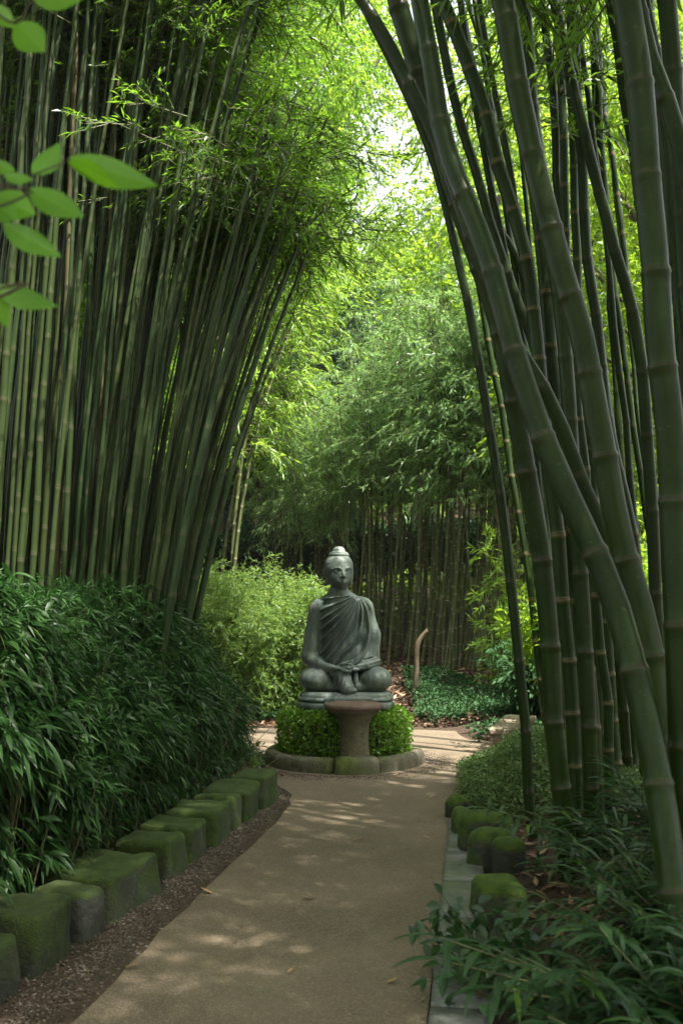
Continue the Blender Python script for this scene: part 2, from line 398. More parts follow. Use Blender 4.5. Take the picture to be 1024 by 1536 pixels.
def culm_mesh(name, P, r0, r1, mat, parent, inter=.32, sides=10, phase=0.0, kink=.0):
    """bamboo culm with swollen nodes along polyline P (world/local coords); UV.y counts internodes"""
    Lt = plen(P); k = max(2, int(Lt / inter)); nodes = (np.arange(k + 1) + phase) * inter * 1.0
    # internodes are shorter at the foot
    nodes = nodes * (0.62 + .38 * np.clip(nodes / 2.2, 0, 1)); nodes = nodes[nodes < Lt - .05]
    nodes = np.concatenate([[0.0], nodes[nodes > .06]])
    ts, rs, vs = [], [], []
    for i, a in enumerate(nodes):
        b = nodes[i + 1] if i + 1 < len(nodes) else Lt
        for t, s in ((a, 1.07), (a + .006, 1.05), (a + .02, .965), (a + .06, .99), ((a + b) / 2, 1.0), (b - .05, 1.0), (b - .012, 1.02), (b - .004, 1.09)):
            if t < Lt and (not ts or t > ts[-1] + 1e-4):
                ts.append(t); rs.append((r0 + (r1 - r0) * (t / Lt) ** 1.2) * s); vs.append(i + (t - a) / (b - a))
    ts.append(Lt); rs.append(r1); vs.append(len(nodes))
    C = resample(P, np.array(ts))
    if kink > 0:
        jn = rng.normal(size=(len(nodes) + 2, 3)) * kink; jn[0] = 0
        fi = np.clip(np.array(vs), 0, len(nodes)); a = np.floor(fi).astype(int)
        C = C + jn[a] * (1 - (fi - a))[:, None] + jn[a + 1] * (fi - a)[:, None]
    V, fl = tube_geo(C, np.array(rs), sides)
    n = len(ts)
    uv = np.stack([np.tile(np.arange(sides) / sides, n), np.repeat(np.array(vs), sides)], 1)
    o = np_mesh(name, V, fl, mat, parent, True, None, uv)
    return o, C

def bamboo_leaves(P, t0, per_node=2, blen=.8, nsp=6, per=9, ll=.10, lw=.016, droop=.5, step=.25, r=rng, side=None, t1=1.0, elev=.5):
    """branches + sprays for the part t0..t1 of the culm polyline"""
    Lt = plen(P); s = np.arange(t0 * Lt, t1 * Lt, step)
    s = np.repeat(s, per_node); s = s + (r.random(len(s)) - .5) * step * .6; s = np.clip(s, 0, Lt - .01)
    A = resample(P, s); fr = (s / Lt - t0) / max(1e-3, 1 - t0)
    az = r.random(len(s)) * 2 * math.pi
    D = np.stack([np.cos(az), np.sin(az), elev * (.4 + r.random(len(s)))], 1)
    if side is not None: D += np.asarray(side)[None, :] * (.6 + .6 * r.random((len(s), 1)))
    D = norm(D)
    bl = blen * (.5 + .7 * r.random(len(s))) * np.sin(np.clip(.15 + .85 * (1 - fr * .8), 0, 1) * math.pi / 2)
    # points along each drooping branch
    k = np.linspace(.25, 1, nsp)
    B = A[:, None, :] + D[:, None, :] * (bl[:, None] * k[None, :])[..., None]
    B[..., 2] -= droop * bl[:, None] * k[None, :] ** 2 * .8
    Dd = np.repeat(D[:, None, :], nsp, 1) + r.normal(size=B.shape) * .55; Dd[..., 2] -= droop * k[None, :] * .9
    lv = sprays(B.reshape(-1, 3), Dd.reshape(-1, 3), per, .26, ll, lw, droop, .75, r)
    mid = B[:, nsp // 2]; tw = (np.concatenate([A, mid, lv[6][0]]), np.concatenate([mid, B[:, -1], lv[6][1]]))
    return lv[:6], tw

# ------------------------------------------------------------------ terrain
def xin(y):      # inner (bed side) edge of the left stone row
    return -1.36 + (y - 4.56) * .205
def xright(y):   # path's right edge
    return .28 + (y - 3.5) * .131
def th(x, y):
    x = np.asarray(x, float); y = np.asarray(y, float)
    d = xin(np.minimum(y, 8.6)) - x
    fade = 1 - sm(8.3, 9.6, y) * (1 - sm(.6, 2.2, d - .35 * np.clip(y - 9, 0, 3)))
    left = .75 * sm(.0, 1.3, d) * fade
    left *= 1 - .75 * sm(10.5, 12.5, y)
    dr = x - (xright(np.minimum(y, 8.4)) + .28)
    right = .10 * sm(0, .5, dr) * (1 - sm(8.8, 9.3, y) * (1 - sm(10.6, 11.2, y)))
    right += .14 * np.exp(-((x - 1.45) / .5) ** 2 - ((y - 7.7) / .8) ** 2) * sm(0, .3, dr + .1 - .25 * sm(7.6, 9.0, y))
    back = .125 * np.clip(y - 12.1, 0, 100) * sm(12.1, 13, y) + .28 * np.clip(y - 24, 0, 100)
    b = 1.0
    n = (vnoise(np.stack([x, y, x * 0], -1), 1.1, 9) - .5) * .12 * sm(.25, .8, np.maximum(np.maximum(d, dr), (y - 12) * 1))
    return np.maximum(left + right + back + n, 0) * b - 0.0
def axis(a, b, near0, near1, fine, coarse_n):
    mid = np.arange(near0, near1 + 1e-6, fine)
    lo = near0 - (near0 - a) * (np.linspace(1, 0, coarse_n, endpoint=False) ** 2.2)
    hi = near1 + (b - near1) * (np.linspace(0, 1, coarse_n + 1)[1:] ** 2.2)
    return np.concatenate([lo, mid, hi])
gx = axis(-90, 90, -6, 6, .12, 30); gy = axis(-40, 120, -2, 16, .12, 40)
XX, YY = np.meshgrid(gx, gy); ZZ = th(XX, YY)
Vt = np.stack([XX, YY, ZZ], -1).reshape(-1, 3); nx = len(gx); ny = len(gy)
i0 = (np.arange(ny - 1)[:, None] * nx + np.arange(nx - 1)[None, :]).ravel()
tag(np_mesh('ground', Vt, [np.stack([i0, i0 + 1, i0 + nx + 1, i0 + nx], 1)], M['soil']), kind='structure')

def sheet(name, pts, z, mat):
    V = [(x, y, z) for x, y in pts]
    return tag(np_mesh(name, V, [np.arange(len(V))[None, :]], mat, None, False), kind='structure')
left_edge = [(-2.2, -4), (-1.53, 0), (-.98, 3.5), (-.83, 4.5), (-.66, 5.5), (-.50, 6.5), (-.38, 7.4), (-.42, 7.9), (-.62, 8.5), (-.90, 9.1), (-1.15, 9.8), (-1.5, 10.4), (-2.3, 11.0), (-3.6, 11.6)]
back_edge = [(-3.6, 12.4), (-1.9, 11.9), (-.9, 11.75), (.2, 11.85), (.95, 11.6), (1.6, 11.5), (2.5, 11.9), (5, 13.0)]
right_edge = [(5, 12.0), (2.6, 11.0), (1.75, 10.5), (1.44, 9.7), (1.32, 9.15), (1.16, 8.75), (1.02, 8.3), (.88, 7.6), (.73, 6.8), (.55, 5.5), (.28, 3.5), (-.18, 0), (-.7, -4)]
def wob(pts, a=.02):
    P = catmull([(x, y, 0) for x, y in pts], 8); n = vnoise(P, 5.0, 3) - .5
    P[:, 0] += n * a * 2; return [tuple(p[:2]) for p in P]
sheet('path', wob(left_edge) + [(-3.6, 12.0)] + wob(back_edge) + [(5, 12.5)] + wob(right_edge, .008), .012, M['path'])
# gravel margins
gl = wob([(-2.5, -4), (-1.9, 0), (-1.38, 3.0), (-1.10, 4.3), (-.92, 5.4), (-.70, 6.2), (-.56, 7.0), (-.55, 7.8), (-.72, 8.5)], .03)
gr_ = [(x + .02, y) for x, y in wob([(-.62, 8.5), (-.36, 7.9), (-.32, 7.4), (-.48, 6.5), (-.62, 5.5), (-.80, 4.5), (-.95, 3.5), (-1.5, 0), (-2.1, -4)], .03)]
sheet('gravel_strip', gl + gr_, .006, M['soil'])

def pebbles(name, XY, z, smin, smax, label, cat, mat, flat=.6):
    n = len(XY); s = smin + (smax - smin) * rng.random(n) ** 2
    ico = np.array([(0, 0, 1), (.94, 0, .1), (.3, .9, 0), (-.8, .55, .05), (-.75, -.6, 0), (.35, -.9, .1), (0, 0, -.8)])
    fc = np.array([(0, 1, 2), (0, 2, 3), (0, 3, 4), (0, 4, 5), (0, 5, 1), (6, 2, 1), (6, 3, 2), (6, 4, 3), (6, 5, 4), (6, 1, 5)])
    a = rng.random(n) * 6.28; ca, sa = np.cos(a), np.sin(a)
    V = ico[None] * (1 + .3 * rng.normal(size=(n, 7, 1))) * np.stack([np.ones(n), .6 + .4 * rng.random(n), flat * (.5 + .5 * rng.random(n))], 1)[:, None, :]
    V = np.stack([V[..., 0] * ca[:, None] - V[..., 1] * sa[:, None], V[..., 0] * sa[:, None] + V[..., 1] * ca[:, None], V[..., 2]], -1) * s[:, None, None]
    V += np.stack([XY[:, 0], XY[:, 1], np.broadcast_to(z, (n,)) + s * flat * .3], 1)[:, None, :]
    f = (fc[None] + np.arange(n)[:, None, None] * 7).reshape(-1, 3)
    o = np_mesh(name, V.reshape(-1, 3), [f], mat, None, False, np.repeat(rng.random(n), 7))
    return tag(o, label, cat, None, 'stuff')
yy = 2.4 + rng.random(15000) * 6.1; c0 = -.98 + (yy - 3.5) * .157
xx = c0 - .17 + rng.normal(size=len(yy)) * .085
pebbles('gravel', np.stack([xx, yy], 1), .006, .003, .012, 'loose brown gravel between the mossy stone row and the path', 'gravel', M['pebble'])
a = rng.random(4500) * 2 * math.pi; rr = .78 + np.abs(rng.normal(size=4500)) * .11
pebbles('gravel', np.stack([.02 + rr * np.cos(a), 9.38 + rr * np.sin(a)], 1), .012, .003, .010, 'loose gravel scattered round the kerb of the statue bed', 'gravel', M['pebble'])
# leaf litter on the bank behind and in the beds
def litter_xy(n, x0, x1, y0, y1): return np.stack([x0 + (x1 - x0) * rng.random(n), y0 + (y1 - y0) * rng.random(n)], 1)
def leaf_litter(n, x0, x1, y0, y1, label, ll=.05, keep=None):
    xy = litter_xy(n, x0, x1, y0, y1)
    if keep is not None: xy = xy[keep(xy[:, 0], xy[:, 1])]
    n = len(xy); a = rng.random(n) * 6.28
    P = np.stack([xy[:, 0], xy[:, 1], th(xy[:, 0], xy[:, 1]) + .008 + .015 * rng.random(n)], 1)
    D = np.stack([np.cos(a), np.sin(a), rng.normal(size=n) * .25], 1); Nn = norm(rng.normal(size=(n, 3)) * .3 + np.array([0, 0, 1]))
    Lf = ll * (.5 + rng.random(n)); V, Fs, rn = leaf_geo(P, D, Nn, Lf, Lf * .3, rng.random(n), False, -.05)
    tag(np_mesh('leaf_litter', V, Fs, M['litter'], None, False, rn), label, 'leaf litter', None, 'stuff')
leaf_litter(26000, -4, 5, 11.9, 17.5, 'red-brown fallen leaves covering the bank under the far bamboo grove', .09)
leaf_litter(9000, .9, 4, 3.0, 9.2, 'dark fallen leaves on the soil under the near right bamboo', .07, lambda x, y: x > xright(y) + .35)
leaf_litter(9000, -3, -.5, 3, 8.8, 'brown fallen leaves on the soil behind the mossy stone row', .07, lambda x, y: x < xin(y) + .05)

n = 420; xy = litter_xy(n, -1.4, 1.2, 2.4, 9.5); kk = (xy[:, 0] > -.98 + (xy[:, 1] - 3.5) * .157 + .02) & (xy[:, 0] < xright(xy[:, 1]) - .02) & ((xy[:, 0] - .02) ** 2 + (xy[:, 1] - 9.4) ** 2 > .7)
kk &= (rng.random(n) < .35) | (np.abs(xy[:, 0] - (-.35 + (xy[:, 1] - 3.5) * .144)) > .42); xy = xy[kk]; n = len(xy); a = rng.random(n) * 6.28
V, Fs, rn = leaf_geo(np.stack([xy[:, 0], xy[:, 1], .015 + 0 * a], 1), np.stack([np.cos(a), np.sin(a), .1 + 0 * a], 1), np.array([[0, 0, 1.]]) + rng.normal(size=(n, 3)) * .2, .012 + .022 * rng.random(n), .004 + .006 * rng.random(n), rng.random(n), False, 0)
tag(np_mesh('path_debris', V, Fs, M['litter'], None, False, rn), 'tiny leaf scraps and grit scattered over the path', 'debris', None, 'stuff')
# ------------------------------------------------------------------ rounded stones
import bmesh
def block(name, center, size, mat, rz=0, rad=.04, nz=.02, seg=9, tilt=(0, 0), taper=0.0, seed=0, nscale=5, parent=None, flat_bottom=True):
    bm = bmesh.new(); bmesh.ops.create_cube(bm, size=2.0)
    bmesh.ops.subdivide_edges(bm, edges=bm.edges[:], cuts=seg, use_grid_fill=True)
    V = np.array([v.co[:] for v in bm.verts]); h = np.array(size) / 2
    q = V * h; r = min(rad, h.min() * .95); inner = np.clip(q, -(h - r), h - r)
    # push grid toward rounded box
    dd = q - inner; q = inner + norm(dd) * r * (np.linalg.norm(dd, axis=1, keepdims=True) > 1e-6)
    q[:, 0] *= 1 - taper * (q[:, 2] / h[2] + 1) * .5; q[:, 1] *= 1 - taper * (q[:, 2] / h[2] + 1) * .5
    off = seed * 3.7
    disp = np.stack([vnoise(q, nscale, off + k * 11) for k in range(3)], 1) - .5
    disp += (np.stack([vnoise(q, nscale * 3.2, off + k * 7) for k in range(3)], 1) - .5) * .35
    q = q + disp * nz * 2
    for v, c in zip(bm.verts, q): v.co = c
    me = bpy.data.meshes.new(name); bm.to_mesh(me); bm.free()
    me.polygons.foreach_set('use_smooth', np.ones(len(me.polygons), dtype=bool)); me.materials.append(mat)
    o = bpy.data.objects.new(name, me); link(o, parent)
    o.location = center; o.rotation_euler = (tilt[0], tilt[1], rz)
    return o
# left row : (px,py left-bottom, px,py right-bottom, height, depth)
LS = [((-60, 1600), (0, 1530), .22, .34, 'small dark stone cut off at the lower left corner of the row'),
      ((-8, 1512), (38, 1480), .245, .34, 'rounded grey stone with little moss, second from the near end at left'),
      ((40, 1478), (124, 1418), .27, .40, 'large dark block with a pale worn edge near the lower left'),
      ((124, 1420), (166, 1394), .235, .30, 'small grey bare stone wedged between two large mossy blocks'),
      ((170, 1394), (246, 1330), .25, .42, 'longest bright-mossed block in the left row, stepped lower edge'),
      ((252, 1326), (286, 1302), .235, .34, 'narrow mossy block just beyond the longest mossy block'),
      ((287, 1301), (317, 1274), .225, .34, 'mossy block with dark shaded end, just past the narrow one at left'),
      ((319, 1277), (351, 1247), .23, .34, 'wide flat-topped mossy block just before the thin slab, left row'),
      ((352, 1249), (366, 1236), .235, .32, 'thin mossy slab squeezed between two wide blocks of the left row'),
      ((369, 1240), (398, 1208), .25, .34, 'tall bright green mossy block, second from the far end of the left row'),
      ((399, 1218), (421, 1196), .24, .30, 'farthest mossy stone of the left row with a pointed top')]
for k, (a_, b_, h_, dp, lab) in enumerate(LS):
    A = gnd(*a_); B = gnd(*b_); A[2] = B[2] = 0; u = B - A; ln = np.linalg.norm(u); u /= ln; rzz = math.atan2(u[1], u[0])
    v = np.array([-u[1], u[0], 0]); c = (A + B) / 2 + v * (dp / 2); h_ *= .80 + .16 * random.random(); hh = h_ + .06
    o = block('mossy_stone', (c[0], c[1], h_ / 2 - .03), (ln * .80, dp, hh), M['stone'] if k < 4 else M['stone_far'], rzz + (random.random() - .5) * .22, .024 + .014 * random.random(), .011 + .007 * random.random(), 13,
              ((random.random() - .5) * .08, (random.random() - .5) * .05), .06, k + 1, 6)
    tag(o, lab, 'stone', 'mossy stones edging the left of the path')
# right row
RS = [((688, 1232), (.16, .20, .17), 'low moss-topped stone at the tip of the green mound'),
      ((697, 1262), (.16, .22, .19), 'mossy stone under the near edge of the pale green mound'),
      ((735, 1288), (.34, .22, .24), 'bright green rounded mossy stone, farthest loose one beside the paving slabs'),
      ((742, 1310), (.27, .17, .22), 'rounded mossy stone between two others beside the paving slabs'),
      ((766, 1318), (.20, .18, .20), 'small mossy stone partly hidden behind fern leaves'),
      ((757, 1398), (.27, .28, .21), 'broad dark mossy stone behind the near fern, closest on the right')]
for k, ((px, py), sz, lab) in enumerate(RS):
    p = gnd(px, py); o = block('mossy_stone', (p[0], p[1] + sz[1] / 2, sz[2] / 2 - .03), (sz[0], sz[1], sz[2] + .06), M['moss_stone'], .12 + (random.random() - .5) * .2, .075, .02, 9,
                           (0, (random.random() - .5) * .1), .1, k + 31)
    tag(o, lab, 'stone', 'mossy stones edging the right of the path')
# paving slabs along the right edge
yc = [-1.0, .2, 1.3, 2.35, 3.02, 3.72, 4.75, 5.35, 5.95, 6.5, 6.85]
slab_lab = ['grey paving slab strip behind the viewer'] * 3 + ['grey slab at the bottom edge of the picture', 'grey slab with a dry leaf, nearest whole one', 'long grey slab beside the ivy leaves',
            'grey slab beside the broad dark mossy stone', 'grey slab beside the small mossy stone', 'grey slab beside the rounded mossy stones', 'farthest narrow grey slab, where the kerb of slabs ends']
for k in range(len(yc) - 1):
    y0, y1 = yc[k] + .004, yc[k + 1] - .004; ym = (y0 + y1) / 2
    w = .215 if ym < 6 else .14
    o = block('paving_slab', (xright(ym) + .008 + w / 2, ym, .012), (w, (y1 - y0) * 1.006, .06), M['slab'], -math.atan(.131), .008, .003, 7, (0, 0), 0, k + 50, 7)
    if k > 2: tag(o, slab_lab[k], 'paving slab', 'grey slabs edging the right of the path')
    else: bpy.data.objects.remove(o)

# low stone wall end on the right of the circle
ww = empty('low_wall', (1.70, 9.95, 0), 'low pinkish stone wall end with a flat top beside the statue circle', 'wall')
P0 = gnd(741, 1135); P1 = np.array((2.18, 11.9, 0))
block('wall_body', (0.02, .15, .10), (.26, 1.2, .26), M['wall_stone'], -.30, .02, .008, 10, (0, 0), 0, 90, 6, ww)
block('coping', (0.02, .15, .26), (.32, 1.26, .06), M['wall_stone'], -.30, .018, .006, 10, (0, 0), 0, 91, 6, ww)

# dry leaves on the path
for (px, py, s, az, lab) in [(528, 1265, .055, .2, 'pale dry leaf on the path, nearest to the statue'), (470, 1354, .05, 2.9, 'thin tan leaf lying in the middle of the path'),
                             (186, 1458, .055, .1, 'orange-brown leaf at the left edge of the path'), (579, 1481, .04, .4, 'small brown leaf low on the path near the slabs'),
                             (716, 1517, .045, 1.1, 'pale round leaf resting on the nearest slab'), (642, 1200, .05, .5, 'pale leaf at the right side of the path near the mound'),
                             (643, 1262, .04, 2.2, 'tiny pale leaf beside the right path edge'), (318, 1345, .06, 2.6, 'dark brown leaf at the gravel margin'),
                             (431, 1466, .03, 1.0, 'tiny dark leaf in the lower middle of the path'), (590, 1166, .04, .7, 'pale leaf just in front of the round kerb')]:
    p = gnd(px, py); z = .014 if px < 640 or py < 1400 else .046
    P = np.array([[0, 0, .004]]); V, Fs, rn = leaf_geo(P, np.array([[math.cos(az), math.sin(az), .12]]), np.array([[.15, .2, 1.]]), [s * 1.3], [s * .55], np.array([random.random()]), True, -.12)
    o = np_mesh('fallen_leaf', V, Fs, M['dryleaf'], None, True, rn, None, (p[0], p[1], z)); tag(o, lab, 'leaf', 'dry leaves fallen on the path')

# ------------------------------------------------------------------ statue (signed distance + surface nets)
def surface_nets(f, o, h):
    s = f < 0; nx_, ny_, nz_ = f.shape
    cs = np.zeros((nx_ - 1, ny_ - 1, nz_ - 1), dtype=np.int8)
    for dx in (0, 1):
        for dy in (0, 1):
            for dz in (0, 1):
                cs += s[dx:nx_ - 1 + dx, dy:ny_ - 1 + dy, dz:nz_ - 1 + dz]
    act = (cs > 0) & (cs < 8); idx = -np.ones(act.shape, dtype=np.int64); ci = np.argwhere(act); idx[act] = np.arange(len(ci))
    acc = np.zeros((len(ci), 3)); cnt = np.zeros(len(ci))
    cr = [(a, b, c) for a in (0, 1) for b in (0, 1) for c in (0, 1)]
    for a in cr:
        for ax in range(3):
            if a[ax]: continue
            b = list(a); b[ax] = 1
            fa = f[ci[:, 0] + a[0], ci[:, 1] + a[1], ci[:, 2] + a[2]]; fb = f[ci[:, 0] + b[0], ci[:, 1] + b[1], ci[:, 2] + b[2]]
            m = (fa < 0) != (fb < 0); t = np.where(m, fa / np.where(m, fa - fb, 1), 0)
            p = np.tile(np.array(a, float), (len(ci), 1)); p[:, ax] += t
            acc[m] += p[m]; cnt[m] += 1
    V = o + (ci + acc / cnt[:, None]) * h
    Q = []
    for ax in range(3):
        u, v = [(1, 2), (2, 0), (0, 1)][ax]
        n = list(f.shape); sl0 = [slice(1, -1)] * 3; sl1 = [slice(1, -1)] * 3
        sl0[ax] = slice(0, n[ax] - 1); sl1[ax] = slice(1, n[ax])
        A = s[tuple(sl0)]; B = s[tuple(sl1)]; e = np.argwhere(A != B)
        base = e.copy(); base[:, u] += 1; base[:, v] += 1   # grid coords of the edge start
        ok = A[tuple(e.T)]
        def cell(du, dv):
            c = base.copy(); c[:, u] -= du; c[:, v] -= dv; return idx[c[:, 0], c[:, 1], c[:, 2]]
        q = np.stack([cell(0, 0), cell(1, 0), cell(1, 1), cell(0, 1)], 1); q[~ok] = q[~ok][:, ::-1]; q = q[(q >= 0).all(1)]; Q.append(q)
    return V, np.concatenate(Q)
def grid(lo, hi, h):
    ax = [np.arange(l, u, h, dtype=np.float32) for l, u in zip(lo, hi)]
    return np.stack(np.meshgrid(*ax, indexing='ij'), -1)
def ell(p, c, r):
    q = (p - np.array(c, np.float32)) / np.array(r, np.float32); k = np.sqrt((q * q).sum(-1)) + 1e-9
    g = np.sqrt(((q / np.array(r, np.float32)) ** 2).sum(-1)) + 1e-9
    return k * (k - 1) / g
def cap(p, a, b, ra, rb=None):
    rb = ra if rb is None else rb
    a = np.array(a, np.float32); b = np.array(b, np.float32); ba = b - a; t = np.clip(((p - a) @ ba) / (ba @ ba), 0, 1)
    return np.linalg.norm(p - a - t[..., None] * ba, axis=-1) - (ra + (rb - ra) * t)
def smin(a, b, k):
    h_ = np.clip(.5 + .5 * (b - a) / k, 0, 1); return b + (a - b) * h_ - k * h_ * (1 - h_)
def smax(a, b, k): return -smin(-a, -b, k)
HX, HY, HZ = -.060, .015, 1.28; YAW = R(17)
def headframe(p):
    q = p - np.array((HX, HY, 0), np.float32); c, s_ = math.cos(-YAW), math.sin(-YAW)
    return np.stack([q[..., 0] * c - q[..., 1] * s_, q[..., 0] * s_ + q[..., 1] * c, q[..., 2]], -1)
def torso(p):
    d = ell(p, (-.035, .06, .40), (.235, .17, .22))
    d = smin(d, ell(p, (-.04, .05, .62), (.205, .15, .26)), .08)
    d = smin(d, ell(p, (-.045, .045, .84), (.235, .145, .18)), .08)
    d = smin(d, cap(p, (-.235, .05, .930), (.155, .05, .930), .088, .088), .07)
    d = smin(d, cap(p, (-.12, .05, 1.0), (.03, .05, 1.0), .075), .07)
    return d
def rarm_c(p):  # covered arm on the viewer's right
    d = cap(p, (.165, .05, .905), (.225, .04, .66), .092, .097)
    d = smin(d, cap(p, (.225, .04, .66), (.232, .0, .45), .097, .092), .05)
    d = smin(d, cap(p, (.222, .0, .44), (.13, -.16, .405), .078, .05), .05)
    return d
def body_sdf(p):
    t = torso(p)
    d = t
    la = cap(p, (-.258, .045, .895), (-.322, .03, .48), .088, .094)
    la = smin(la, cap(p, (-.325, .02, .455), (-.245, -.13, .40), .078, .056), .035); la = smin(la, cap(p, (-.245, -.13, .40), (-.105, -.215, .372), .050, .034), .03)
    d = smin(d, la, .03); d = smin(d, rarm_c(p), .04)
    # neck and head
    d = smin(d, cap(p, (-.055, .045, 1.0), (-.058, .025, 1.15), .088, .082), .05)
    q = headframe(p)
    hd = ell(q, (0, .01, 1.318), (.134, .148, .118)); hd = smin(hd, ell(q, (0, -.022, 1.235), (.119, .115, .120)), .06)
    hd = smin(hd, ell(q, (0, -.075, 1.145), (.048, .045, .036)), .05)
    # cheeks
    for s_ in (-1, 1): hd = smin(hd, ell(q, (s_ * .058, -.082, 1.205), (.040, .038, .042)), .035)
    # eye hollows, brows, eyeballs, lids
    for s_ in (-1, 1):
        hd = smax(hd, -ell(q, (s_ * .052, -.152, 1.268), (.034, .021, .016)), .012)
        for a_, b_ in (((.016, -.139, 1.282), (.038, -.142, 1.298)), ((.038, -.142, 1.298), (.068, -.128, 1.300)), ((.068, -.128, 1.300), (.094, -.105, 1.286))):
            hd = smin(hd, cap(q, (s_ * a_[0], a_[1], a_[2]), (s_ * b_[0], b_[1], b_[2]), .0065), .008)
        hd = smin(hd, ell(q, (s_ * .052, -.108, 1.266), (.028, .021, .013)), .004)
        for a_, b_ in (((.026, -.131, 1.264), (.050, -.138, 1.277)), ((.050, -.138, 1.277), (.078, -.122, 1.266)), ((.026, -.131, 1.263), (.052, -.136, 1.254)), ((.052, -.136, 1.254), (.078, -.122, 1.264))):
            hd = smin(hd, cap(q, (s_ * a_[0], a_[1], a_[2]), (s_ * b_[0], b_[1], b_[2]), .0036), .003)
    # nose
    hd = smin(hd, cap(q, (0, -.134, 1.285), (0, -.158, 1.222), .009, .0165), .012)
    for s_ in (-1, 1): hd = smin(hd, ell(q, (s_ * .017, -.143, 1.216), (.012, .013, .010)), .006)
    # mouth
    hd = smin(hd, ell(q, (0, -.122, 1.172), (.045, .022, .026)), .02)
    for s_ in (-1, 1): hd = smin(hd, cap(q, (0, -.144, 1.1755), (s_ * .033, -.128, 1.1745), .0068, .0025), .004)
    hd = smin(hd, cap(q, (-.020, -.137, 1.160), (.020, -.137, 1.160), .0085), .004)
    hd = smax(hd, -cap(q, (-.036, -.134, 1.168), (.036, -.134, 1.168), .0028), .003)
    # ears with long lobes
    for s_ in (-1, 1):
        e_ = ell(q, (s_ * .136, .015, 1.262), (.014, .030, .050)); e_ = smax(e_, -ell(q, (s_ * .148, .010, 1.262), (.009, .017, .032)), .005)
        e_ = smin(e_, cap(q, (s_ * .131, .006, 1.225), (s_ * .122, .0, 1.145), .012, .0145), .01)
        hd = smin(hd, e_, .008)
    # hair line
    hd = smin(hd, smax(ell(q, (0, .012, 1.322), (.1385, .152, .122)), -(q[..., 2] - 1.345 + .12 * (q[..., 1] + .1)) * .9, .004), .003)
    d = smin(d, hd, .02)
    # legs folded
    for s_ in (-1, 1):
        kn = ell(p, (s_ * .266 + .003, -.085, .265), (.164, .178, .124)); d = smin(d, kn, .022)
        d = smin(d, cap(p, (s_ * .10, .10, .27), (s_ * .25, -.06, .265), .115, .1), .04)
    d = smin(d, ell(p, (0, -.04, .20), (.25, .22, .085)), .03)
    d = smin(d, cap(p, (.20, -.14, .215), (-.03, -.18, .19), .055, .036), .02)
    return d
def hands_sdf(p):
    # the two hands lie one in the other in the lap, palms up, thumbs touching
    d = ell(p, (-.055, -.225, .374), (.056, .030, .020)); d = smin(d, ell(p, (.075, -.215, .362), (.058, .034, .020)), .006)
    for k, (yy_, z_, l_) in enumerate(((-.262, .371, .070), (-.248, .384, .084), (-.230, .394, .078), (-.212, .400, .060))):
        a_ = (-.02, yy_ + .012, z_ + .004); m_ = (-.02 + l_ * .55, yy_, z_ + .010); e_ = (-.02 + l_, yy_ + .006, z_ + .001)
        d = smin(d, smin(cap(p, a_, m_, .0105, .0098), cap(p, m_, e_, .0098, .0078), .003), .004)
    for k, (yy_, z_, l_) in enumerate(((-.268, .346, .066), (-.262, .357, .080), (-.252, .334, .074), (-.236, .330, .056))):
        a_ = (.045, yy_ + .012, z_ + .002); m_ = (.045 - l_ * .55, yy_ - .003, z_ + .003); e_ = (.045 - l_, yy_ + .004, z_ + .004)
        d = smin(d, smin(cap(p, a_, m_, .0105, .0098), cap(p, m_, e_, .0098, .0078), .003), .004)
    d = smin(d, smin(cap(p, (-.075, -.225, .388), (-.035, -.243, .414), .013, .0115), cap(p, (-.035, -.243, .414), (.004, -.246, .420), .0115, .0085), .004), .008)
    d = smin(d, smin(cap(p, (.085, -.222, .380), (.050, -.240, .410), .013, .0115), cap(p, (.050, -.240, .410), (.010, -.245, .420), .0115, .0085), .004), .008)
    return d
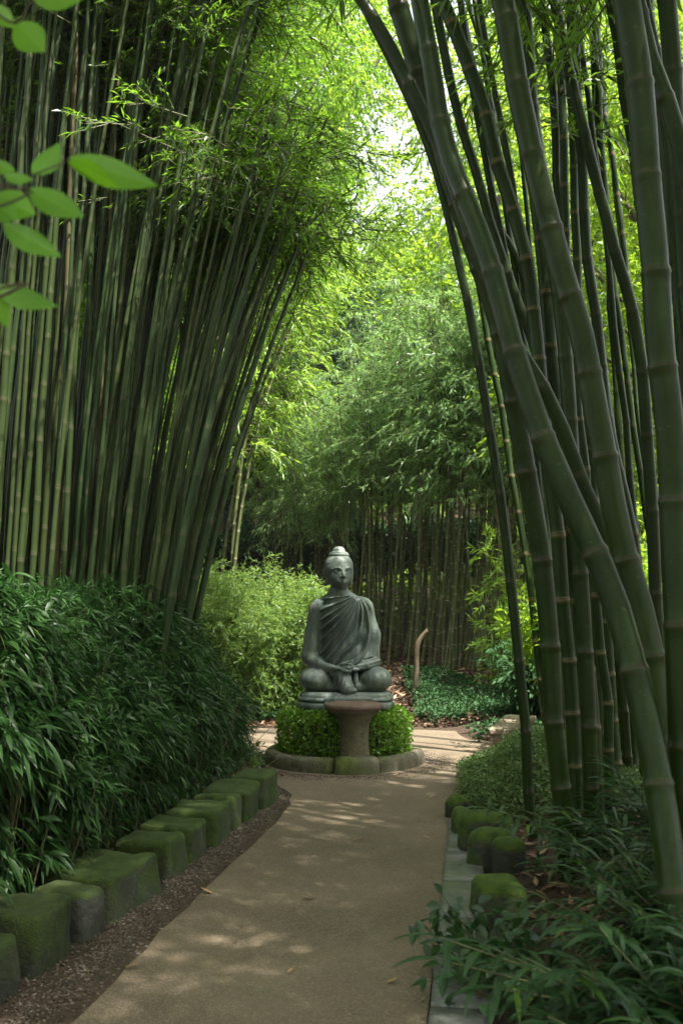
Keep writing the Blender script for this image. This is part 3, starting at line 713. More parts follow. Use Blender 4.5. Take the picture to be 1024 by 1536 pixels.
def robe_sdf(p):
    t = smin(torso(p), rarm_c(p), .06)
    x, y, z = p[..., 0], p[..., 1], p[..., 2]
    zx = x / .00111 + 512; zy = 1400 - z / .00111
    dx = zx - 612; dz = np.maximum(zy - 455, 1.0); r_ = np.sqrt(dx * dx + dz * dz)
    u = np.degrees(np.arctan2(dx, dz)); w_ = np.clip((u + 60) / 45, 0, 1)
    ph = u + .082 * r_ * w_ + (vnoise(p, 6.0, 2) - .5) * 5
    k = np.abs(np.sin(math.pi * ph / 16.0 + .6)); ridge = 1 - k ** .8
    ridge = np.where(ph < 45, ridge, ridge * np.clip(1 - (ph - 45) / 25, 0, 1))
    amp = .050 * np.clip(r_ / 170, .25, 1) * np.clip((.02 - y + .06) / .12, 0, 1)
    amp *= .7 + .6 * vnoise(p, 5.0, 7)
    d = t - .008 - amp * (1 + .45 * np.clip((.85 - z) / .35, 0, 1)) * (ridge - .30)
    # border hem over the open shoulder and neckline
    edge = -.237 + .05 * np.clip((z - .90) / .12, 0, 1) ** 2
    cut = edge - x
    d = smax(d, cut, .012)
    d = smax(d, (z - 1.045) + .25 * (-x - .0) * 0, .012)
    d = smax(d, .36 - z, .012)
    hem = np.abs(cut) ; d = smin(d, smax(t - .018, hem - .010, .008) if True else d, .006) if False else d
    nk = cap(p, (-.055, .045, .9), (-.058, .03, 1.2), .094, .088); d = smax(d, -nk, .01)
    # heaped sleeve folds on the forearm and pleats spread over the crossed legs
    for k_, (a_, b_, r0) in enumerate((((.02, -.235, .413), (.30, -.09, .462), .017), ((.06, -.245, .392), (.318, -.09, .440), .018), ((.10, -.235, .372), (.322, -.075, .415), .018), ((-.02, -.20, .425), (.25, -.10, .482), .016), ((.14, -.19, .362), (.30, -.08, .392), .018))):
        m_ = ((a_[0] + b_[0]) / 2, (a_[1] + b_[1]) / 2 - .028, (a_[2] + b_[2]) / 2 - .010)
        d = smin(d, smin(cap(p, a_, m_, r0 * .7, r0), cap(p, m_, b_, r0, r0 * .8), .01), .010)
    return d
def skirt_sdf(p):
    x, y, z = p[..., 0], p[..., 1], p[..., 2]
    d = smin(cap(p, (-.03, -.20, .31), (.015, -.285, .20), .085, .062), ell(p, (.035, -.285, .178), (.072, .045, .034)), .03)
    d = smin(d, cap(p, (-.11, -.20, .335), (-.07, -.25, .20), .026, .022), .02); d = smin(d, cap(p, (.09, -.20, .335), (.105, -.25, .22), .026, .02), .02)
    pl = np.abs(np.sin((x - .25 * (z - .3)) * 95)); d = d + .008 * (1 - pl ** .6) * (z > .19)
    return d
def base_sdf(p):
    x, y, z = p[..., 0], p[..., 1], p[..., 2]
    def slab(cx, a_, b_, z0, z1, r_):
        q = ((np.abs(x - cx) / a_) ** 3.0 + (np.abs(y + .01) / b_) ** 3.0) ** (1 / 3.0) ; s2 = (q - 1) * b_
        return smax(s2, np.maximum(z0 - z, z - z1), r_)
    d = slab(0, .457, .36, 0.0, .072, .03); d = np.minimum(d, slab(0, .452, .355, .068, .118, .045)); d = smin(d, slab(0, .43, .335, .10, .158, .05), .012)
    # cloth ends laid over the front lip
    for a_, b_, r0 in (((-.17, -.345, .105), (.22, -.345, .105), .020), ((-.17, -.355, .065), (-.02, -.362, .070), .020), ((.11, -.36, .062), (.235, -.345, .068), .018), ((-.16, -.358, .035), (.22, -.358, .030), .022), ((-.40, -.16, .135), (-.08, -.31, .142), .018), ((.40, -.16, .135), (.1, -.31, .142), .018)):
        d = smin(d, cap(p, a_, b_, r0), .014)
    return d + (vnoise(p, 9, 4) - .5) * .006
ST = (.035, 9.42, .50)
def sdf_part(name, fn, lo, hi, h, parent, mat):
    G = grid(lo, hi, h); f = fn(G).astype(np.float32); V, Q = surface_nets(f, np.array(lo), h)
    return np_mesh(name, V, [Q], mat, parent, True)
statue = empty('seated_statue', ST, 'weathered grey-green statue of a robed seated figure meditating cross-legged on the round hedge', 'statue')
sdf_part('body', lambda p: smin(body_sdf(p), hands_sdf(p + np.array((0, .028, -.004), np.float32)), .006), (-.5, -.36, .10), (.5, .36, 1.47), .0075, statue, M['patina'])
sdf_part('robe', robe_sdf, (-.34, -.33, .33), (.36, .26, 1.08), .006, statue, M['patina'])
sdf_part('robe_skirt', skirt_sdf, (-.2, -.36, .12), (.2, -.05, .42), .006, statue, M['patina'])
sdf_part('base', base_sdf, (-.5, -.42, -.02), (.5, .42, .2), .0085, statue, M['patina'])
def revolve(name, prof, mat, parent, loc=(0, 0, 0), sides=40, nz=0.0):
    P = np.array(prof, float); a_ = np.arange(sides) * 2 * math.pi / sides
    V = np.stack([P[:, None, 0] * np.cos(a_), P[:, None, 0] * np.sin(a_), np.repeat(P[:, None, 1], sides, 1)], -1).reshape(-1, 3)
    if nz: V = V + (np.stack([vnoise(V, 7, 1 + k) for k in range(3)], 1) - .5) * nz
    i = (np.arange(len(P) - 1) * sides)[:, None]; s_ = np.arange(sides)[None]; s2 = (s_ + 1) % sides
    return np_mesh(name, V, [np.stack([i + s_, i + s2, i + sides + s2, i + sides + s_], -1).reshape(-1, 4), np.arange((len(P) - 1) * sides, len(P) * sides)[None]], mat, parent, True, None, None, loc)
tk = revolve('topknot', [(.0905, -.03), (.098, -.006), (.099, .006), (.094, .013), (.086, .015), (.088, .021), (.084, .030), (.070, .034), (.0605, .040), (.060, .054), (.052, .072), (.036, .087), (.016, .094), (.002, .096)], M['patina'], statue, (HX, HY + .005, 1.425))
tk.scale = (1, 1, .88)

# ------------------------------------------------------------------ round bed: kerb, hedge, stone table
CX, CY = .025, 9.42
def kerb_seg(name, a0, a1, r0, r1, h, label, bulge=0):
    n = max(6, int((a1 - a0) * 14)); an = np.linspace(a0, a1, n); prof = []
    for k in np.linspace(0, math.pi, 11):
        prof.append(((r0 + r1) / 2 + (r1 - r0) / 2 * math.copysign(abs(math.cos(k)) ** .6, math.cos(k)), h * math.sin(k) ** .55))
    prof = [(r1, -.05)] + prof + [(r0, -.05)]; P = np.array(prof); m = len(P)
    e = np.ones(n); e[0] = e[-1] = .975
    V = np.stack([CX + ((P[None, :, 0] - (r0 + r1) / 2) * e[:, None] + (r0 + r1) / 2) * np.cos(an)[:, None], CY + ((P[None, :, 0] - (r0 + r1) / 2) * e[:, None] + (r0 + r1) / 2) * np.sin(an)[:, None], np.repeat(P[None, :, 1], n, 0) * e[:, None]], -1).reshape(-1, 3)
    V = V + (np.stack([vnoise(V, 4, 2 + k) for k in range(3)], 1) - .5) * .014
    i = (np.arange(n - 1) * m)[:, None]; s_ = np.arange(m - 1)[None]
    Q = np.stack([i + s_, i + s_ + 1, i + m + s_ + 1, i + m + s_], -1).reshape(-1, 4)[:, ::-1]
    o = np_mesh(name, V, [Q, np.arange(m)[None], np.arange((n - 1) * m, n * m)[None, ::-1]], M['kerb'], None, True)
    return tag(o, label, 'kerb stone', 'stones of the round kerb')
D_ = math.radians
segs = [(264, 293.5, .60, .785, .150, 'short protruding kerb stone directly under the stone table'), (294.5, 352, .60, .74, .135, 'curved kerb stone in front on the right of the stone table'),
        (187, 263, .60, .745, .135, 'long mossy kerb stone in front on the left of the stone table'), (353, 412, .60, .74, .13, 'curved kerb stone behind on the right'), (127, 186, .60, .74, .13, 'curved kerb stone behind on the left'), (53, 126, .60, .74, .13, 'curved kerb stone at the very back')]
for a0, a1, r0, r1, h_, lab in segs:
    if lab.endswith('very back'): continue
    kerb_seg('kerb_stone', D_(a0), D_(a1 - .6), r0, r1, h_, lab)
# hedge
hedge = empty('round_hedge', (CX, CY, 0), 'clipped small-leaved round hedge around the foot of the statue', 'hedge')
def hedge_surface(n, rin=0):
    a_ = rng.random(n) * 2 * math.pi; top = rng.random(n) < .38
    z = np.where(top, .50, .04 + .46 * rng.random(n)); rr_ = np.where(top, .62 * np.sqrt(rng.random(n)), .62)
    P = np.stack([rr_ * np.cos(a_), rr_ * np.sin(a_), z], 1)
    # soften the rim
    k = np.clip((z - .40) / .1, 0, 1) * np.clip((rr_ - .5) / .12, 0, 1); P[:, :2] *= (1 - .07 * k ** 2)[:, None]; P[:, 2] -= .02 * k
    Nn = np.where(top[:, None], np.array([[0, 0, 1.]]), np.stack([np.cos(a_), np.sin(a_), 0 * a_ + .15], 1))
    w = vnoise(P, 9, 5) * .5 + vnoise(P, 22, 9) * .5
    P += Nn * ((w - .45) * .09)[:, None] - Nn * (rin * rng.random(n))[:, None] * .10
    return P, norm(Nn)
P, Nn = hedge_surface(17000, 1); keep = ~((np.abs(P[:, 0] - .06) < .06) & (P[:, 1] < -.52)); P, Nn = P[keep], Nn[keep]
n = len(P); Dd = norm(Nn * .9 + rng.normal(size=P.shape) * .7); nn = norm(Nn + rng.normal(size=P.shape) * .5); Lf = .022 + .018 * rng.random(n)
foliage('foliage', [(P, Dd, nn, Lf, Lf * .62, rng.random(n))], M['leaf_box'], hedge, None, bend=.1)
P, Nn = hedge_surface(900, 0); P2 = P * np.array([.2, .2, .1]); V, q = segs_geo(P2, P - Nn * .05, .006, .002); np_mesh('stem', V, [q], M['twig'], hedge, False)
# stone plinth inside the hedge that carries the statue
revolve('plinth', [(.36, 0), (.36, .3), (.345, .47), (.33, .499)], M['kerb'], statue, (-.0, 0, -.5), 36, .006)
tb = empty('stone_table', (at(531, 1110, 8.86)[0], 8.86, .10), 'stone pedestal table with a reddish flat top in front of the statue', 'stone table')
revolve('pillar', [(.150, 0), (.150, .02), (.143, .035), (.131, .06), (.127, .16), (.129, .27), (.137, .33), (.158, .375), (.190, .410), (.222, .435), (.235, .445)], M['table'], tb, (0, 0, 0), 44, .010)
revolve('table_top', [(.230, .444), (.246, .452), (.252, .470), (.248, .488), (.235, .494), (.1, .497), (.01, .497)], M['table_top'], tb, (0, 0, 0), 44, .006)

# ------------------------------------------------------------------ left bamboo grove
def left_culm(bx, Y0, label, group, length, t0, mat=M['bamboo_left'], rad=.037, leaf=M['leaf_left'], k=None, jx=0, pn=2, yback=.6, name='bamboo_cane', lsc=1.0, p=1.6):
    X0 = (bx - 512) / F * Y0; z0 = float(th(X0, Y0)) - .05
    if k is None: k = .09 + .55 * np.clip(bx / 265, 0, 1.05) ** 2.2
    k = k + jx
    h = np.linspace(0, length, 16)
    P = np.stack([k * (h / 3.4) ** p, yback * (h / length) ** 2, h - .03 * np.maximum(h - 4, 0) ** 2 * abs(k)], 1)
    root = empty(name, (X0, Y0, z0), label, 'bamboo', group)
    P = catmull(P, 3)
    o, C = culm_mesh('stem', P, rad, rad * .35, mat, root, .30 + random.random() * .08, 9, 0, .004)
    if t0 < 1:
        t0 = max(t0, min(.93, (4.75 - .35 * (bx > 150) - z0) / length))
        lv, tw = bamboo_leaves(P, t0, pn, .8, 6, 12, .078 * lsc, .0135 * lsc, .5, .22)
        foliage('foliage', [lv], leaf, root, tw, (.005, .0015))
    return root
GL = 'canes of the dense left grove'
fronts = [(268, 7.35, .030, .0, 'rightmost leaning bamboo cane of the left grove, arching over the path'),
          (256, 7.25, .040, .03, 'thick grey-green leaning cane, second from the right edge of the left grove'),
          (243, 7.40, .036, -.06, 'slim bright cane just inside the right edge of the left grove'),
          (222, 7.15, .034, .18, 'strongly leaning cane crossing in front of others at the grove right side'),
          (205, 7.25, .038, .12, 'dark leaning cane crossing low beside the left grove right side')]
for bx, Y0, rd, jx, lab in fronts:
    left_culm(bx, Y0, lab, GL, 4.5, .66, rad=rd, jx=jx, pn=3, yback=.7)
g2 = np.random.default_rng(5)
nL = 0
for row, (Y0, n, x0, x1) in enumerate(((6.95, 42, -50, 228), (7.35, 46, -50, 250), (7.9, 50, -50, 262), (8.6, 48, -50, 268), (9.4, 38, -60, 272), (10.4, 26, -60, 268))):
    xs = np.linspace(x0, x1, n) + g2.normal(size=n) * 5
    for bx in xs:
        Yr = Y0 + g2.normal() * .14
        big = g2.random()
        dead = g2.random() < .04
        left_culm(bx, Yr, 'dead straw-yellow cane among the green ones of the left grove' if dead else 'green bamboo cane packed among many alike in the dense left grove', 'dead canes of the left grove' if dead else GL, 7.6 + g2.random() * 1.6 - row * .1 if bx < 180 else 4.6 + .7 * g2.random(),
                  (.66 if row < 2 else .6) , rad=.015 + .017 * big, jx=float(np.clip(g2.normal(), -1.6, 1.3)) * (.11 if row < 4 else .05), pn=1 if row < 2 or row % 2 else 2, yback=.5 * g2.random() - .1, mat=M['bamboo_dry'] if dead else M['bamboo_left'], p=1.45 + .3 * g2.random())
        nL += 1

# shared-mesh canes for groves farther off
def proto_cane(length, bend, rad, bmat, leaf, t0, pn, blen, nsp, per, ll, lw, droop, step=.25, side=None, elev=.5, name='bamboo_cane', sides=7, p=2.2):
    h = np.linspace(0, length, 14)
    P = np.stack([bend * (h / length) ** p, 0 * h, h - .22 * abs(bend) * (h / length) ** 3], 1); P = catmull(P, 3)
    root = empty(name, (0, 0, 0)); culm_mesh('stem', P, rad, rad * .3, bmat, root, .34, sides, 0, .003)
    lv, tw = bamboo_leaves(P, t0, pn, blen, nsp, per, ll, lw, droop, step, side=side, elev=elev)
    foliage('foliage', [lv], leaf, root, tw, (.006, .002))
    return root
def copy_tree(o, parent=None):
    c = o.copy(); COL.objects.link(c)
    if parent is not None: c.parent = parent
    for ch in list(o.children):
        if ch.name.split('.')[0] != '': 
            k = ch.copy(); COL.objects.link(k); k.parent = c
    return c
class Pool:
    def __init__(s, protos): s.p = protos; s.used = [False] * len(protos)
    def place(s, i, loc, rot, sc, label, cat, group):
        i = i % len(s.p)
        if s.used[i]: o = copy_tree(s.p[i])
        else: o = s.p[i]; s.used[i] = True
        o.location = loc; o.rotation_euler = rot; o.scale = (sc, sc, sc)
        return tag(o, label, cat, group)

# back grove behind the statue
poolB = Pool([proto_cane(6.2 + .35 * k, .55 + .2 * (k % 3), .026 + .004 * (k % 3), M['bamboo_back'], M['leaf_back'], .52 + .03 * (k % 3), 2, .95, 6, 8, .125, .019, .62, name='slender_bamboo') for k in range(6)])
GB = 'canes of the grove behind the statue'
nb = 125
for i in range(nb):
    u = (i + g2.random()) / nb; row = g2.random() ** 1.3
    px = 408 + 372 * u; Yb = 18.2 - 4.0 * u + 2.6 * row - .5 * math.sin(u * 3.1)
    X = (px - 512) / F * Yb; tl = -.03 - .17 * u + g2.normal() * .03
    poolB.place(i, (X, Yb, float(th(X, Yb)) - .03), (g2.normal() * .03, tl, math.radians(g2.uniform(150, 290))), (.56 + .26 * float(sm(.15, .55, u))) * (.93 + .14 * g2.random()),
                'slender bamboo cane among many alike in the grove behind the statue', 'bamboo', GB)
# golden bamboo arching on the left behind the mound
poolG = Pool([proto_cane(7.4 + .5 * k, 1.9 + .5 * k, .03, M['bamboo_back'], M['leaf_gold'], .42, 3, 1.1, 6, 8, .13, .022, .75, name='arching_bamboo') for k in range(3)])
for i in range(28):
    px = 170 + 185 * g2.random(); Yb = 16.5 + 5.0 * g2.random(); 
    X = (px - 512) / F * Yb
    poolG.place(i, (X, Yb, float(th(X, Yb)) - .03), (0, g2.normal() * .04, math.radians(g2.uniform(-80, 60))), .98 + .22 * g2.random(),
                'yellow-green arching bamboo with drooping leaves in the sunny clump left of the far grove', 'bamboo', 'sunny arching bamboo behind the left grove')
# dark canes behind the left grove
poolD = Pool([proto_cane(8.2 + .6 * k, .8 + .5 * k, .036, M['bamboo_left'], M['leaf_left'], .30, 4, 1.1, 6, 8, .14, .023, .55, name='shaded_bamboo') for k in range(2)])
for i in range(34):
    Yb = 11.6 + 5 * g2.random(); px = -260 + 400 * g2.random(); X = (px - 512) / F * Yb
    poolD.place(i, (X, Yb, float(th(X, Yb)) - .03), (0, g2.normal() * .05, math.radians(g2.uniform(-60, 60))), .85 + .3 * g2.random(),
                'shaded bamboo cane in the rows behind the dense left grove', 'bamboo', 'shaded canes behind the left grove')

# ------------------------------------------------------------------ right grove : thick canes leaning left
GR_ = 'thick canes beside the right of the path'
def right_culm(pts, Yb, lean, r0, r1, label, inter=.36, leaf=True, mat=M['bamboo_right'], sides=14):
    n = len(pts); W = []
    for (px, py) in pts:
        p = at(px, py, Yb); p = at(px, py, Yb + lean * max(0, p[2])); W.append(p)
    W = np.array(W)
    # run down to the soil and up past the frame
    d = W[0] - W[1]; d = d / np.linalg.norm(d)
    gz = float(th(W[0][0], W[0][1])) - .03
    if W[0][2] > gz + .02: W = np.vstack([[W[0] + d * ((W[0][2] - gz) / max(.2, -d[2]))], W])
    else: W[0][2] = gz
    d = norm(W[-1] - W[-2]); top = W[-1] + d * 1.3; top2 = top + norm(d + np.array([d[0] * .8, 0, -.1])) * 1.5
    W = np.vstack([W, [top], [top2]])
    root = empty('bamboo_cane', W[0], label, 'bamboo', GR_)
    P = catmull(W - W[0], 8)
    culm_mesh('stem', P, r0, r1, mat, root, inter, sides, random.random() * .4, .006)
    if leaf:
        Lt = plen(P); t0 = 1 - 2.6 / Lt
        lv, tw = bamboo_leaves(P, t0, 2, .9, 5, 8, .12, .02, .5)
        foliage('foliage', [lv], M['leaf_left'], root, tw, (.006, .002))
    return root
RC = [
 ([(797, 1245), (772, 930), (745, 690), (700, 450), (640, 220), (540, 0)], 6.2, .0, .040, .020, 'thin dark lone bamboo cane leaning left across the view beside the statue', .42),
 ([(850, 1308), (832, 1050), (807, 812), (775, 620), (735, 440), (662, 235), (597, 0)], 5.2, -.05, .060, .066, 'thick cane curving far left at the top, standing on the fern edge', .36),
 ([(1024, 1420), (985, 1150), (927, 922), (862, 772), (800, 610), (728, 375), (672, 225), (640, 60)], 3.05, .30, .060, .036, 'thickest leaning cane crossing the right side from the lower right corner', .36),
 ([(985, 1050), (925, 850), (880, 740), (835, 630), (762, 500), (720, 400)], 4.3, .05, .040, .034, 'glossy pale-edged cane leaning left in front of the darker thick canes', .40),
 ([(1000, 1250), (982, 1050), (957, 912), (922, 782), (897, 652), (872, 500), (837, 385), (807, 265), (782, 150), (752, 0)], 3.9, .10, .064, .058, 'thick dark-noded cane rising through the middle of the right grove', .34),
 ([(890, 1290), (872, 900), (858, 700), (845, 520), (822, 350), (800, 180), (785, 0)], 5.4, .0, .052, .044, 'straight shaded cane behind the thick dark-noded one', .36),
 ([(868, 1290), (858, 1050), (835, 800), (812, 600), (790, 400), (737, 215), (712, 125), (662, 0)], 5.6, .0, .050, .048, 'cane with pale rings at its foot bending left above the middle', .30),
 ([(1030, 1500), (1024, 1050), (1017, 862), (1007, 662), (987, 512), (972, 300), (957, 125), (937, 0)], 3.4, .02, .060, .058, 'almost black upright thick cane near the right picture edge', .36),
 ([(1000, 1250), (990, 1000), (975, 750), (952, 500), (917, 350), (882, 225), (857, 125), (832, 0)], 5.8, .0, .046, .034, 'slimmer dark cane curving left behind the almost black upright one', .38),
 ([(945, 1200), (920, 900), (890, 640), (860, 460), (837, 300), (832, 175), (812, 0)], 7.2, .0, .042, .032, 'thin upright cane seen between the thick ones high in the right grove', .38),
 ([(975, 1180), (955, 860), (915, 650), (895, 512), (882, 400), (872, 250), (862, 100), (858, 0)], 6.6, .0, .046, .036, 'mid-green cane at the right, seen against bright leaves', .36),
 ([(897, 1275), (885, 1050), (870, 920), (850, 780), (835, 640), (820, 450), (800, 250), (788, 60)], 5.7, .0, .056, .040, 'smooth cane with two pale node rings low in the right grove', .33),
 ([(918, 1262), (908, 1050), (896, 920), (880, 760), (865, 600), (850, 420), (842, 200)], 6.0, .0, .036, .028, 'slim cane with an orange node ring near its foot', .30),
 ([(931, 1205), (918, 1050), (905, 900), (885, 700), (868, 500), (862, 300)], 6.9, .0, .042, .030, 'slim cane standing farthest back beside the moss mound', .34),
 ([(1000, 1150), (985, 900), (967, 762), (952, 662), (932, 512), (915, 380), (905, 240)], 7.6, .0, .030, .024, 'very thin cane against the bright foliage at right', .34),
 ([(1090, 700), (1024, 235), (972, 75), (950, -20)], 4.2, .0, .050, .042, 'thick cane cutting across the upper right corner', .40),
 ([(1075, 1100), (1030, 600), (1010, 380), (990, 150), (965, 0)], 5.0, .0, .044, .036, 'shaded cane beside the upper right picture edge', .38),
 ([(880, 1180), (850, 850), (820, 620), (795, 470), (772, 380), (742, 320), (727, 210), (700, 60)], 7.8, .0, .040, .028, 'thin brownish cane with a side shoot in the upper middle', .36),
 ([(1050, 1250), (1040, 900), (1000, 600), (960, 300), (930, 100), (915, 0)], 6.2, .0, .044, .036, 'cane bending left behind the almost black one, upper right', .36),
 ([(840, 1180), (822, 980), (812, 800), (790, 560), (760, 400), (720, 200), (690, 0)], 7.4, .0, .036, .030, 'slim green cane just right of the thick far-left-curving cane', .34),
 ([(1110, 1300), (1075, 900), (1045, 600), (1020, 300), (1000, 0)], 4.6, .0, .058, .050, 'thick cane half cut off by the right picture edge', .36),
 ([(868, 1150), (846, 900), (815, 640), (800, 520), (775, 400), (752, 260)], 9.2, .0, .040, .030, 'distant cane glimpsed between the foremost thick canes', .36),
 ([(905, 1150), (882, 830), (850, 700), (815, 560), (770, 440), (735, 330), (690, 180), (655, 20)], 6.4, .0, .042, .034, 'dark cane running close behind the thick far-left-curving cane', .36),
]
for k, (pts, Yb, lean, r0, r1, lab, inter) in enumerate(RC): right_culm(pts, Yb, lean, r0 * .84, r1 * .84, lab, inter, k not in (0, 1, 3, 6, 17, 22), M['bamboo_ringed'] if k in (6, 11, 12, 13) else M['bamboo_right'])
for k in range(15):
    px0 = 815 + 240 * (k + g2.random()) / 15; Yb = 6.9 + 2.6 * g2.random(); gy = 900 + 2000 / Yb; ln_ = 60 + 150 * g2.random()
    pts = [(px0 - ln_ * (t ** 1.3), gy * (1 - t) - 20 * t) for t in (0, .25, .5, .75, 1)]
    rt = right_culm(pts, Yb, 0, .020 + .016 * g2.random(), .016 + .006 * g2.random(), 'slim green cane filling the back of the right grove', .34, False, M['bamboo_ringed'] if k % 3 == 0 else M['bamboo_right'], 9)
    rt['group'] = 'slim canes at the back of the right grove'
# dry stalks at the end of the far grove
for k, (pts, lab) in enumerate(((([(752, 1018), (757, 930), (766, 845), (760, 760)]), 'dry orange-brown cane at the right end of the far grove'), (([(738, 1018), (748, 930), (752, 850), (745, 760)]), 'thin dry cane leaning beside the orange-brown one'))):
    W = np.array([at(px, py, 13.6) for px, py in pts]); W[0][2] = th(W[0][0], W[0][1]) - .02
    rt = empty('dry_cane', W[0], lab, 'bamboo'); culm_mesh('stem', catmull(W - W[0], 6), .032, .02, M['deadwood'], rt, .4, 8)
W = np.array([at(px, py, 12.9) for px, py in ((622, 1056), (624, 1010), (625, 972), (632, 955), (641, 945))]); W[0][2] = th(W[0][0], W[0][1]) - .04
P = catmull(W - W[0], 6); V, fl = tube_geo(P, np.linspace(.042, .024, len(P)) * (1 + .15 * (vnoise(P, 6) - .5)), 12)
tag(np_mesh('bare_stump', V, fl, M['deadwood'], None, True, None, None, W[0]), 'bare bent brown stump with no leaves, right of the statue', 'stump')

# ------------------------------------------------------------------ shrub mound on the left bank
def mound_h(x, y):
    d = xin(y) + .10 - .26 * sm(7.4, 8.8, y) - x
    z = 1.50 * np.clip(sm(-.20, .80, d), 0, 1) ** .68
    e = 1 - sm(7.2, 9.2, y - .25 * np.clip(d, 0, 2)); s_ = sm(2.2, 3.9, y)
    return z * np.sqrt(e) * (.55 + .45 * s_) * (1 - .25 * sm(1.6, 3.2, d))
def mound_part(n, y0, y1, ll, lw, per, blade, depth=.35, edge=.02):
    y = y0 + (y1 - y0) * rng.random(n)
    x = xin(y) + edge - .12 * sm(4.8, 5.6, y) - .26 * sm(7.4, 8.8, y) - 3.0 * rng.random(n) ** 1.7
    P = np.stack([x, y, mound_h(x, y)], 1); e = .03
    gxn = (mound_h(x + e, y) - mound_h(x - e, y)) / (2 * e); gyn = (mound_h(x, y + e) - mound_h(x, y - e)) / (2 * e)
    Nn = norm(np.stack([-gxn, -gyn, np.ones(n)], 1))
    P += Nn * ((vnoise(P, 2.2, 3) - .5) * .30 + (vnoise(P, 5.5, 8) - .5) * .16)[:, None]
    P -= Nn * (depth * rng.random(n) ** 1.5)[:, None]
    ok = P[:, 2] > th(P[:, 0], P[:, 1]) + .03; P, Nn = P[ok], Nn[ok]
    Dd = norm(Nn * .5 + np.array([.35, -.15, -.1]) + rng.normal(size=P.shape) * .5)
    return sprays(P, Dd, per, .16, ll, lw, .55, .65, rng, .7)
def face_fill(n, y0, y1, ll, lw, per):
    y = y0 + (y1 - y0) * rng.random(n); x = xin(y) - .13 - .05 * sm(4.8, 5.6, y) - .26 * sm(7.4, 8.8, y) - .30 * rng.random(n)
    z0 = th(x, y) + .04; z = z0 + (np.maximum(mound_h(x, y), z0 + .15) - z0) * rng.random(n) ** .9
    return sprays(np.stack([x, y, z], 1), np.array([.8, -.35, -.05]) + rng.normal(size=(n, 3)) * .45, per, .13, ll, lw, .6, .6, rng, .65)
def cat(a, b): return [np.concatenate([p, q]) for p, q in zip(a[:6], b[:6])]
sh = empty('leafy_shrub', (-2.2, 6.9, .7), 'wide dark green mound of fine bamboo-like leaves on the left bank', 'shrub')
lv = cat(mound_part(12000, 5.0, 9.25, .088, .0145, 8, False), face_fill(2300, 5.0, 9.0, .085, .0145, 8)); lv = [a - np.array([-2.2, 6.9, .7]) if i == 0 else a for i, a in enumerate(lv[:6])]
foliage('foliage', [lv], M['leaf_shrub'], sh, None, bend=.3)
q = np.stack([xin(5.2 + 3.4 * rng.random(700)) - .15 - 1.6 * rng.random(700), 5.2 + 3.4 * rng.random(700), np.zeros(700)], 1); q[:, 0] = xin(q[:, 1]) - .12 - 1.6 * rng.random(700)
q[:, 2] = th(q[:, 0], q[:, 1]) - .02; tp = q + np.stack([rng.normal(size=700) * .12 + .08, rng.normal(size=700) * .12, np.maximum(.12, mound_h(q[:, 0], q[:, 1]) - q[:, 2] - .05)], 1)
V, qf = segs_geo(q, tp, .005, .002); np_mesh('stem', V - np.array([-2.2, 6.9, .7]), [qf], M['twig'], sh, False)
sh2 = empty('broadleaf_shrub', (-2.0, 4.3, .4), 'dark shrub of long drooping blade leaves overhanging the nearest left stones', 'shrub')
lv = cat(mound_part(3400, 2.7, 5.4, .135, .024, 7, True, edge=-.17), face_fill(420, 2.7, 5.2, .125, .023, 7)); lv = [a - np.array([-2.0, 4.3, .4]) if i == 0 else a for i, a in enumerate(lv[:6])]
foliage('foliage', [lv], M['leaf_shrub'], sh2, None, blade=True, bend=.38)
q = np.zeros((260, 3)); q[:, 1] = 2.9 + 2.4 * rng.random(260); q[:, 0] = xin(q[:, 1]) - .10 - 1.3 * rng.random(260); q[:, 2] = th(q[:, 0], q[:, 1]) - .02
tp = q + np.stack([rng.normal(size=260) * .12 + .08, rng.normal(size=260) * .12, np.maximum(.12, mound_h(q[:, 0], q[:, 1]) - q[:, 2] - .05)], 1)
V, qf = segs_geo(q, tp, .006, .0025); np_mesh('stem', V - np.array([-2.0, 4.3, .4]), [qf], M['twig'], sh2, False)

# ------------------------------------------------------------------ feathery bright shrubs left of the statue
def feather(X, Y, H, W_, n, label, mat=M['leaf_feather'], ll=.062, lw=.012, name='feathery_shrub', group=None, cat='shrub', nst=46, per=11, ns=10):
    z0 = float(th(X, Y)); rt = empty(name, (X, Y, z0), label, cat, group)
    a_ = g2.random(nst) * 6.283; rr_ = np.sqrt(g2.random(nst)); hh = H * (.72 + .32 * g2.random(nst)) * (1 - .22 * rr_ ** 2)
    B = np.stack([.22 * W_ * rr_ * np.cos(a_), .22 * W_ * rr_ * np.sin(a_), -.02 + 0 * a_], 1)
    T = np.stack([W_ * rr_ * np.cos(a_), W_ * rr_ * np.sin(a_) * .8, hh], 1); Mi = B * .55 + T * .45; Mi[:, :2] *= .75
    V, q = segs_geo(np.concatenate([B, Mi]), np.concatenate([Mi, T]), np.repeat([.008, .0055], nst), np.repeat([.0055, .002], nst), 5)
    np_mesh('stem', V, [q], M['twig'], rt, True)
    m = n // (nst * ns) + 1; t = np.clip(.10 + .92 * g2.random((nst, ns * m)) ** .75, 0, 1)[..., None]
    C = np.where(t < .5, B[:, None] * (1 - 2 * t) + Mi[:, None] * 2 * t, Mi[:, None] * (2 - 2 * t) + T[:, None] * (2 * t - 1)).reshape(-1, 3)
    D = g2.normal(size=C.shape) * .8 + np.array([0, 0, .25]); C = C + norm(D) * (.16 * g2.random(len(C)))[:, None]
    lv = sprays(C, D, per, .17, ll, lw, .35, .9, g2, .55)
    foliage('foliage', [lv[:6]], mat, rt, (lv[6][0][::2], lv[6][1][::2]), (.0018, .0008), bend=.15)
    return rt
